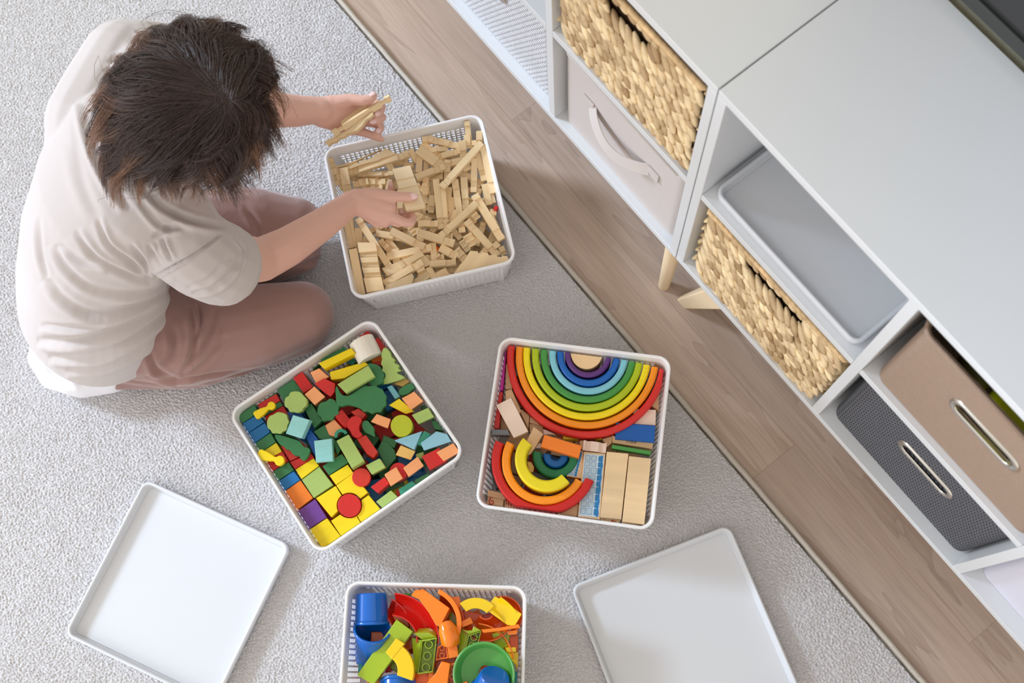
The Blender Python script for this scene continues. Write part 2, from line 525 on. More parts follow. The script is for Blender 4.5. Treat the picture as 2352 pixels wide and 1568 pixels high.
def wicker(xa, xb, z0, z1, y0, label, seed, slot):
    """front face at y0; slot = (centre fraction, half width, z centre, half height)"""
    rnd = random.Random(seed)
    w = xb - xa; t = empty('wicker_basket', ((xa + xb) / 2, y0 + .13, z0), label, 'basket')
    mats = mat('water hyacinth', (232, 196, 146), .7, bump=.8, bscale=420, var=.36, vscale=38, stretch=(.6, 1, 1))
    mb = MB()
    def lobe(c, d, n, ln, wd, th):
        """leaf shaped strand, long axis d, outward n"""
        d = Vector(d).normalized(); n = Vector(n).normalized(); s = d.cross(n).normalized()
        R = []; K = 7
        for i in range(K):
            u = -1 + 2 * i / (K - 1)
            r = max(.12, (1 - abs(u) ** 2.2)) ** .6
            cc = Vector(c) + d * (u * ln / 2) + n * (th * .9 * (u * .55))
            R.append([cc + s * (math.cos(a) * wd / 2 * r) + n * (math.sin(a) * th / 2 * r) for a in [2 * PI * k / 7 for k in range(7)]])
        mb.rings(R)
    H = z1 - z0; rows = 15; rp = H / rows
    bulge = lambda u, v: .006 * (1 - (2 * u - 1) ** 2) * (1 - (2 * v - 1) ** 2)
    L = .036
    def wall(P, ax, out, wid, withslot):
        for r in range(rows):
            zc = (r + .5) * rp
            n = int(wid / .0165)
            for k in range(n + 1):
                u = (k + (r % 2) * .5 + rnd.uniform(-.12, .12)) / n
                if u > .985 or u < .015: continue
                if withslot:
                    sc, shw, szc, shh = slot
                    if abs(u * wid - sc * wid) < shw and abs(zc - szc) < shh: continue
                tilt = rnd.uniform(-.6, -.3) if r % 2 else rnd.uniform(.02, .35)
                d = Vector(ax) * math.cos(tilt) + Vector((0, 0, 1)) * math.sin(tilt)
                c = Vector(P) + Vector(ax) * (u * wid) + Vector((0, 0, zc + rnd.uniform(-.002, .002))) + Vector(out) * (bulge(u, zc / H) + rnd.uniform(-.001, .0015))
                lobe(c, d, Vector(out), L * rnd.uniform(.85, 1.15), rp * rnd.uniform(.9, 1.2), .013)
    hw = w / 2
    wall((-hw + .006, -.13, 0), (1, 0, 0), (0, -1, 0), w - .012, True)
    wall((hw, -.12, 0), (0, 1, 0), (1, 0, 0), .24, False)
    wall((-hw, .12, 0), (0, -1, 0), (-1, 0, 0), .24, False)
    o = mb.build('woven_wall', wm, parent=t, smooth=True)
    nl = len(o.data.vertices) // 49
    at_ = o.data.attributes.new('tone', 'FLOAT', 'POINT')
    tv = np.repeat(np.random.default_rng(seed).uniform(0, 1, nl + 1), 49)[:len(o.data.vertices)]
    at_.data.foreach_set('value', tv.astype(np.float32))
    # liner: open box behind the weave with a gap at the handle slot
    sc, shw, szc, shh = slot
    li = MB(); f = -.122
    cx = -hw + sc * w
    li.box(-hw + .006, cx - shw + .008, f, f + .004, 0, H - .01).box(cx + shw - .008, hw - .006, f, f + .004, 0, H - .01)
    li.box(cx - shw + .008, cx + shw - .008, f, f + .004, 0, szc - shh + .004)
    if szc + shh < H - .01: li.box(cx - shw + .008, cx + shw - .008, f, f + .004, szc + shh - .004, H - .01)
    li.box(-hw + .004, -hw + .008, f, .13, 0, H - .01).box(hw - .008, hw - .004, f, .13, 0, H - .01).box(-hw + .006, hw - .006, .126, .13, 0, H - .01).box(-hw + .006, hw - .006, f, .13, .0, .004)
    li.build('frame', mat('basket inside', (74, 54, 38), .9), parent=t)
    rm = MB()
    for k in range(int(w / .012)):
        u = k * .012 - hw + .008
        lob = [Vector((u + .012 * math.sin(q), -.13 - .005 * math.cos(q * 2), H - .004 + .007 * math.cos(q))) for q in (-1.2, -.4, .4, 1.2)]
        rm.tube(lob, [.003, .0055, .0055, .003], 7)
    rm.build('rim', mats, parent=t, smooth=True)
    return t
g = .012
wicker(X0 + .014, X1 - .024, ZS + .001, ZS + .262, YC + .012, 'wicker basket in the upper cube, above the pale fabric bin', 1, (.5, .045, .222, .02))
wicker(X1 + .034, X2 - .016, ZB + TP + .001, ZB + TP + .262, YC + .012, 'wicker basket in the lower cube, under the shelf with the white lid', 2, (.5, .07, .222, .02))

# ------------------------------------------------------------------ fabric bins
def fabric_bin(xa, xb, z0, z1, y0, m, label, handle='grommet', hz=.6, inside=None, rc=.02, hw_=.055, hx=0, name='fabric_bin', depth=.27):
    w = xb - xa; H = z1 - z0; hw = w / 2
    t = empty(name, ((xa + xb) / 2, y0 + depth / 2, z0), label, 'storage bin')
    f = -depth / 2; th = .005
    zc = H * hz; hr = .0145
    mb = MB()
    # front wall with stadium hole
    out = []; inn = []
    N = 64
    for k in range(N):
        a = 2 * PI * k / N
        ca, sa = math.cos(a), math.sin(a)
        # inner stadium
        t1 = hw_ * (1 if ca > 0 else -1) if abs(ca) > 1e-6 else 0
        ix = hx + (hw_ - hr) * (1 if ca > 0 else -1) * min(1, abs(ca) * 6) + hr * ca
        iz = zc + hr * sa
        inn.append((ix, iz))
        s = min((hw - .001) / abs(ca) if abs(ca) > 1e-6 else 9, 9)
        # outer rectangle by angle, using a wide aspect so corners are met
        ang = math.atan2(sa * H, ca * w)
        c2, s2 = math.cos(ang), math.sin(ang)
        e = []
        if abs(c2) > 1e-6: e.append(((hw - rc) if c2 > 0 else -(hw - rc)) / c2)
        if s2 > 1e-6: e.append((H - zc) / s2)
        if s2 < -1e-6: e.append(-zc / s2)
        q = min(x for x in e if x > 0)
        out.append((q * c2, zc + q * s2))
    for sx_, sz_ in ((1, H), (-1, H), (1, 0), (-1, 0)):
        q_ = min(range(N), key=lambda i: (out[i][0] - sx_ * (hw - rc)) ** 2 + (out[i][1] - sz_) ** 2)
        out[q_] = (sx_ * (hw - rc), sz_)
    if handle == 'grommet':
        R = []
        for (yy, L_) in ((f, out), (f, inn), (f + th, inn), (f + th, out)):
            R.append([Vector((p[0], yy, p[1])) for p in L_])
        b0 = len(mb.v)
        mb.rings(R, close=True)
    else:
        mb.box(-hw + rc, hw - rc, f, f + th, 0, H)
    # rounded corners + sides + back as one swept wall
    loop = []
    for k in range(9):
        a = PI / 2 * k / 8
        loop.append((hw - rc + rc * math.sin(a), f + rc - rc * math.cos(a)))
    loop += [(hw, -f - rc), (hw - rc, -f), (-hw + rc, -f), (-hw, -f - rc)]
    for k in range(9):
        a = PI / 2 * k / 8
        loop.append((-hw + rc - rc * math.cos(a), f + rc - rc * math.sin(a)))
    inner = []
    n = len(loop)
    for i, p in enumerate(loop):
        a = Vector(loop[max(i - 1, 0)]); b = Vector(loop[min(i + 1, n - 1)]); d = (b - a).normalized()
        inner.append((p[0] - d.y * th, p[1] + d.x * th))
    poly = loop + inner[::-1]
    for i in range(n - 1):
        quad = [loop[i], loop[i + 1], inner[i + 1], inner[i]]
        mb.prism([(q[0], q[1], 0) for q in quad], (0, 0, H))
    mb.box(-hw + .01, hw - .01, f + .01, -f - .01, 0.0005, .005)
    o = mb.build('fabric_body', m, parent=t)
    rmb = MB()
    rl = [Vector((p[0], p[1], H)) for p in loop]
    rmb.tube(rl + [rl[0]], .0035, 8)
    rmb.build('hem', m, parent=t, smooth=True)
    if handle == 'grommet':
        gm = MB(); path = []
        for sx in (1, -1):
            for k in range(13):
                a = -PI / 2 + PI * k / 12
                path.append(Vector((hx + sx * (hw_ - hr) + sx * (hr + .002) * math.cos(a), f - .001, zc + sx * (hr + .002) * math.sin(a))))
        prof = [(-.0065, 0), (-.005, .002), (0, .003), (.004, .002), (.005, -.004), (-.001, -.004)]
        gm.sweep(prof, path, nrm=(0, -1, 0), close=True)
        gm.build('handle_ring', M_METAL, parent=t, smooth=True)
    elif handle == 'strap':
        s = MB(); pa = []
        for k in range(17):
            u = k / 16
            pa.append(Vector((hx + (u - .5) * .15, f - .002 - .024 * math.sin(PI * u) ** .8, zc + .03 * 0 - .018 * math.sin(PI * u))))
        s.sweep([(-.012, -.0012), (.012, -.0012), (.012, .0012), (-.012, .0012)], pa, nrm=(0, -1, .3))
        for sx in (-1, 1):
            s.box(hx + sx * .075 - .003 - .022 * (sx < 0), hx + sx * .075 + .003 + .022 * (sx > 0), f - .004, f - .0005, zc - .013, zc + .013)
        s.build('strap_handle', m, parent=t, bevel=.0006)
    return t
M_KNITG = weave_mat('grey rope knit', (112, 113, 120), (50, 52, 58), .009, .0062, 1.0, dist=.003)
M_BROWNF = weave_mat('brown canvas', (172, 148, 130), (140, 116, 98), .004, .0022, .5, dist=.0008)
M_BEIGEF = mat('pale canvas', (205, 197, 194), .85, bump=.5, bscale=900)
M_WHITEK = weave_mat('white rope knit', (240, 241, 246), (226, 227, 234), .0105, .0085, 1.0, dist=.004)
M_LILAC = mat('pale lilac canvas', (216, 216, 230), .85, bump=.5, bscale=900)
fabric_bin(X0 + .016, X1 - .026, ZB + TP + .0006, ZB + TP + .250, YC + .016, M_BEIGEF, 'pale grey fabric bin with a strap handle, in the cube under the upper wicker basket', 'strap', .66, hx=0)
fabric_bin(X2 + .018, X3 - .012, ZB + TP + .0006, ZB + TP + .262, YC + .022, M_KNITG, 'dark grey knitted bin with a metal handle ring, in the lower cube', 'grommet', .63, name='knitted_bin', hx=.006, hw_=.052)
fabric_bin(X2 + .024, X3 - .012, ZS + .0006, ZS + .238, YC + .012, M_BROWNF, 'brown canvas bin with a metal handle ring, in the cube above the dark grey one', 'grommet', .645, name='fabric_bin')
fabric_bin(X0 - .335, X0 - .02, ZB + TP + .0006, ZB + TP + .255, YC + .02, M_WHITEK, 'white knitted bin with a metal handle ring, at the top edge of the photo', 'grommet', .74, name='knitted_bin', hx=-.03)
fabric_bin(X3 + .022, X3 + .33, ZB + TP + .0006, ZB + TP + .262, YC + .03, M_LILAC, 'pale lilac fabric bin in the bottom right corner of the photo', 'strap', .7)
# toys seen through and over the brown bin
def blob(name, c, r, m, label, cat, sx=1, sy=1, sz=1):
    mb = MB(); R = []
    for i in range(1, 12):
        a = PI * i / 12
        R.append([Vector((sx * r * math.sin(a) * math.cos(b), sy * r * math.sin(a) * math.sin(b), -sz * r * math.cos(a))) for b in [2 * PI * k / 20 for k in range(20)]])
    mb.rings(R)
    return tag(mb.build(name, m, M=Matrix.Translation(c), smooth=True), label, cat)
M_LIMEY = mat('bright lime', (196, 205, 20), .45)
cx_ = (X2 + X3) / 2
blob('toy_ball', (cx_ + .026, YC + .077, ZS + .13), .056, M_LIMEY, 'bright yellow-green toy seen through the handle hole of the brown bin', 'toy')
blob('toy_ball', (cx_ + .105, YC + .075, ZS + .205), .030, M_LIMEY, 'bright yellow-green toy at the top of the brown bin', 'toy', 1.2, 1, .9)
blob('toy_ball', (cx_ - .062, YC + .068, ZS + .14), .028, mat('olive dark', (80, 76, 20), .5), 'dark olive toy inside the brown bin, behind the ring', 'toy')
blob('toy_ball', (cx_ + .055, YC + .055, ZS + .215), .018, mat('black rubber', (18, 18, 20), .4), 'small black toy part beside the yellow-green toy in the brown bin', 'toy')

# ------------------------------------------------------------------ perforated plastic bins
BH = .127; SIDE = .3214
def bin_mesh():
    top = SIDE / 2 - .0035; bot = top - .012; rc = .022
    zs = [0, .003, .012]; holes_z = []
    z = .012; nrow = 10; ph = .0055; pp = .0086
    rows = [0.0, .012]
    for i in range(nrow):
        rows += [.012 + i * pp + (pp - ph), .012 + (i + 1) * pp]
    rows += [BH - .012, BH]
    # rows[1:..]: alternating solid / hole
    per = []  # perimeter samples (side param, pos fn)
    ncol = 27; pc = .0098; hw = .0066
    L = ncol * pc
    cols = []
    for s in range(4):
        st = [-L / 2 + (pc - hw) / 2]
        for k in range(ncol):
            a = -L / 2 + k * pc + (pc - hw) / 2
            cols.append((s, 'c', a, True)); cols.append((s, 'c', a + hw, False))
        # corner arc samples
        for k in range(7):
            cols.append((s, 'k', k / 6, False))
    def pos(col, z):
        s, kind, a, h = col
        half = bot + (top - bot) * (z / BH)
        if kind == 'c': x, y = a, -half
        else:
            an = -PI / 2 + PI / 2 * a
            x = half - rc + rc * math.cos(an); y = -half + rc + rc * math.sin(an)
        ang = s * PI / 2
        return Vector((x * math.cos(ang) - y * math.sin(ang), x * math.sin(ang) + y * math.cos(ang), z))
    mb = MB(); n = len(cols)
    for z in rows:
        mb.v += [pos(c, z) for c in cols]
    for r in range(len(rows) - 1):
        hole_row = (r >= 2 and r % 2 == 0 and r < 2 + 2 * nrow)
        for c in range(n):
            if hole_row and cols[c][3] and not False:
                continue
            d = (c + 1) % n
            mb.f.append((r * n + c, r * n + d, (r + 1) * n + d, (r + 1) * n + c))
    # base
    b = len(mb.v); mb.v.append(Vector((0, 0, 0)))
    for c in range(n):
        mb.f.append((b, (c + 1) % n, c))
    return mb
def make_bin(M, label):
    t = empty('storage_basket', M, label, 'basket')
    o = bin_mesh().build('perforated_body', M_PLASTIC, parent=t)
    so_ = o.modifiers.new('thickness', 'SOLIDIFY'); so_.thickness = .0022; so_.offset = -1
    rm = MB()
    lp = rrect(SIDE / 2 - .003, SIDE / 2 - .003, .0225, 8)
    prof = [(-.0028, -.008), (.0005, -.008), (.0028, -.0075), (.0032, -.001), (.002, .002), (-.001, .002), (-.0028, 0)]
    rm.sweep(prof, [(x, y, BH) for x, y in lp], close=True)
    rm.build('rim', M_PLASTIC, parent=t, smooth=True, autos=True)
    return t
BZ = RUG_Z + .0012
def binM(x, y, a):
    # fit was made at rim height .14; angle a is to the first corner
    return Matrix.Translation((x, y, BZ)) @ Matrix.Rotation(a - PI / 4, 4, 'Z')
b1M = binM(-.8613, .3176, 1.917)
b2M = binM(-.5853, -.0565, 2.2962)
b3M = binM(-.3255, .2739, 3.1204)
RIMZ = BZ + BH
_p = at(796, 1333, RIMZ); _q = at(1210, 1345, RIMZ)
_d = (_q - _p).normalized(); _n = Vector((_d.y, -_d.x, 0))
if proj(_p + _n * .1)[1] < proj(_p)[1]: _n = -_n
_c = (_p + _q) / 2 + _n * SIDE / 2
b4M = frame((_c.x, _c.y, BZ), _d)
BIN1 = make_bin(b1M, 'white perforated plastic basket full of unpainted wooden building logs')
def mk(M, label): return dup(BIN1, M, label)
BIN2 = mk(b2M, 'white perforated plastic basket full of painted wooden blocks and trees')
BIN3 = mk(b3M, 'white perforated plastic basket holding the wooden rainbow arches')
BIN4 = mk(b4M, 'white perforated plastic basket of glossy plastic marble run parts at the bottom edge')

# ------------------------------------------------------------------ lids
def make_lid(M, label):
    t = empty('basket_lid', M, label, 'lid')
    S = .3184 / 2
    a = rrect(S - .0075, S - .0075, .017, 8); b_ = rrect(S - .0035, S - .0035, .020, 8)
    MB().prism([(x, y, 0) for x, y in rrect(S - .006, S - .006, .018, 8)], (0, 0, .0035)).build('panel', M_LID, parent=t)
    w = MB()
    R = [[(x, y, z) for x, y in rrect(S + o, S + o, .019 + o, 8)] for o, z in ((-.0115, .0034), (-.0085, .0045), (-.007, .008), (-.0062, .0175), (-.0055, .0192), (-.0035, .0202), (-.001, .0195), (0, .0175), (-.0005, .0025), (-.003, 0), (-.008, .0))]
    w.rings(R, close=True)
    w.build('raised_edge', M_LID, parent=t, smooth=True)
    return t
lM = Matrix.Translation((-.5707, -.4823, RUG_Z + .0012)) @ Matrix.Rotation(2.8462 - PI / 4, 4, 'Z')
LID1 = make_lid(lM, 'white square plastic lid lying upturned on the rug below the person')
_p = at(1312, 1346, .03); _q = at(1672, 1205, .03)
_d = (_q - _p).normalized(); _n = Vector((_d.y, -_d.x, 0))
if proj(_p + _n * .1)[1] < proj(_p)[1]: _n = -_n
_c = (_p + _q) / 2 + _n * .159
dup(LID1, frame((_c.x, _c.y, RUG_Z + .0012), _d), 'white square plastic lid lying upturned on the rug below the rainbow basket')
dup(LID1, frame(((X1 + X2) / 2 + .004, YC + .012 + .16, ZS + .0003), (1, 0, 0)), 'white square plastic lid stored on the open shelf above the lower wicker basket')

# ------------------------------------------------------------------ loose things in the baskets
def plane_pts(pts, F, z, tilt):
    """pts in crop F=(ox, oy, s) -> world points on the plane through height z, rising by slope tilt[1] towards image direction tilt[0] (degrees, 0 = right, 90 = up)"""
    px = [(F[0] + x / F[2], F[1] + y / F[2]) for x, y in pts]
    cu = sum(p[0] for p in px) / len(px); cv = sum(p[1] for p in px) / len(px)
    c = at(cu, cv, z)
    if tilt:
        a = math.radians(tilt[0])
        d = at(cu + 50 * math.cos(a), cv - 50 * math.sin(a), z) - c; d.z = 0; d.normalize()
        n = Vector((-d.x * tilt[1], -d.y * tilt[1], 1)).normalized()
    else:
        n = Vector((0, 0, 1))
    out = []
    for u, v in px:
        r = ray(u, v); o = Vector((0, 0, CAM_H))
        t = (c - o).dot(n) / r.dot(n)
        out.append(o + r * t)
    return out, n, c
CLAMP = [None]
def clamp(P, zlow):
    """keep a point inside the current basket's walls, which taper towards the base"""
    if CLAMP[0] is None: return P
    L = CLAMP[0].inverted() @ P
    zz = max(0, min(BH, zlow - BZ))
    h = SIDE / 2 - .0035 - .012 * (1 - zz / BH) - .0026
    L.x = max(-h, min(h, L.x)); L.y = max(-h, min(h, L.y))
    return CLAMP[0] @ L
def slab(name, pts, F, z, depth, m, label, cat='block', group=None, tilt=None, bevel=.0009, floor=.0195):
    P, n, c = plane_pts(pts, F, z, tilt)
    lo = min(p.z for p in P)
    d = min(depth, (lo - floor) / max(n.z, .3))
    if tilt is None:
        P = [clamp(p, p.z - d) for p in P]
    else:
        Q_ = [clamp(p - n * d, p.z - d) - (p - n * d) for p in P]
        off = Vector((0, 0, 0))
        for q in Q_:
            if abs(q.x) > abs(off.x): off.x = q.x
            if abs(q.y) > abs(off.y): off.y = q.y
        P = [p + off for p in P]; c = c + off
    e = P[1] - P[0]
    M = frame(c, e, n)
    mb = MB().prism(P, -n * max(d, .003))
    o = mb.build(name, m, M=M, world=True, bevel=bevel)
    return tag(o, label, cat, group)
def disc(cx, cy, r, n=36, a0=0, a1=360):
    return [(cx + r * math.cos(math.radians(a0 + (a1 - a0) * k / n)), cy - r * math.sin(math.radians(a0 + (a1 - a0) * k / n))) for k in range(n + (a1 - a0 < 359))]
def ring(cx, cy, ro, ri, a0, a1, n=30):
    A = disc(cx, cy, ro, n, a0, a1); B = disc(cx, cy, ri, n, a0, a1)
    return A + B[::-1]
def paint(name, rgb):
    return mat('paint ' + name, rgb, .42, bump=.25, bscale=260, var=.05, vscale=160, stretch=(.15, 1, 1))
PNT = {k: paint(k, v) for k, v in dict(
    red=(206, 32, 28), orange=(243, 128, 32), yellow=(245, 214, 8), lgreen=(166, 192, 104), dgreen=(52, 122, 72), blue=(10, 112, 178),
    purple=(112, 60, 148), cyan=(146, 208, 206), peach=(250, 170, 112), lime=(186, 196, 34), white=(236, 230, 216), teal=(52, 150, 122),
    sky=(142, 196, 216), tan=(240, 196, 112), royal=(6, 92, 178), green=(70, 148, 66), magenta=(190, 22, 150), brick=(214, 52, 36),
    aqua=(128, 200, 216), navy=(0, 96, 170)).items()}
CN = dict(red='red', orange='orange', yellow='yellow', lgreen='light green', dgreen='dark green', blue='blue', purple='purple', cyan='pale cyan', peach='peach', lime='lime',
          white='off-white', teal='teal', sky='pale blue', tan='tan yellow', royal='royal blue', green='green', magenta='magenta', brick='vermilion', aqua='light blue')

F2 = (500, 700, 2.6133)
T2 = .123
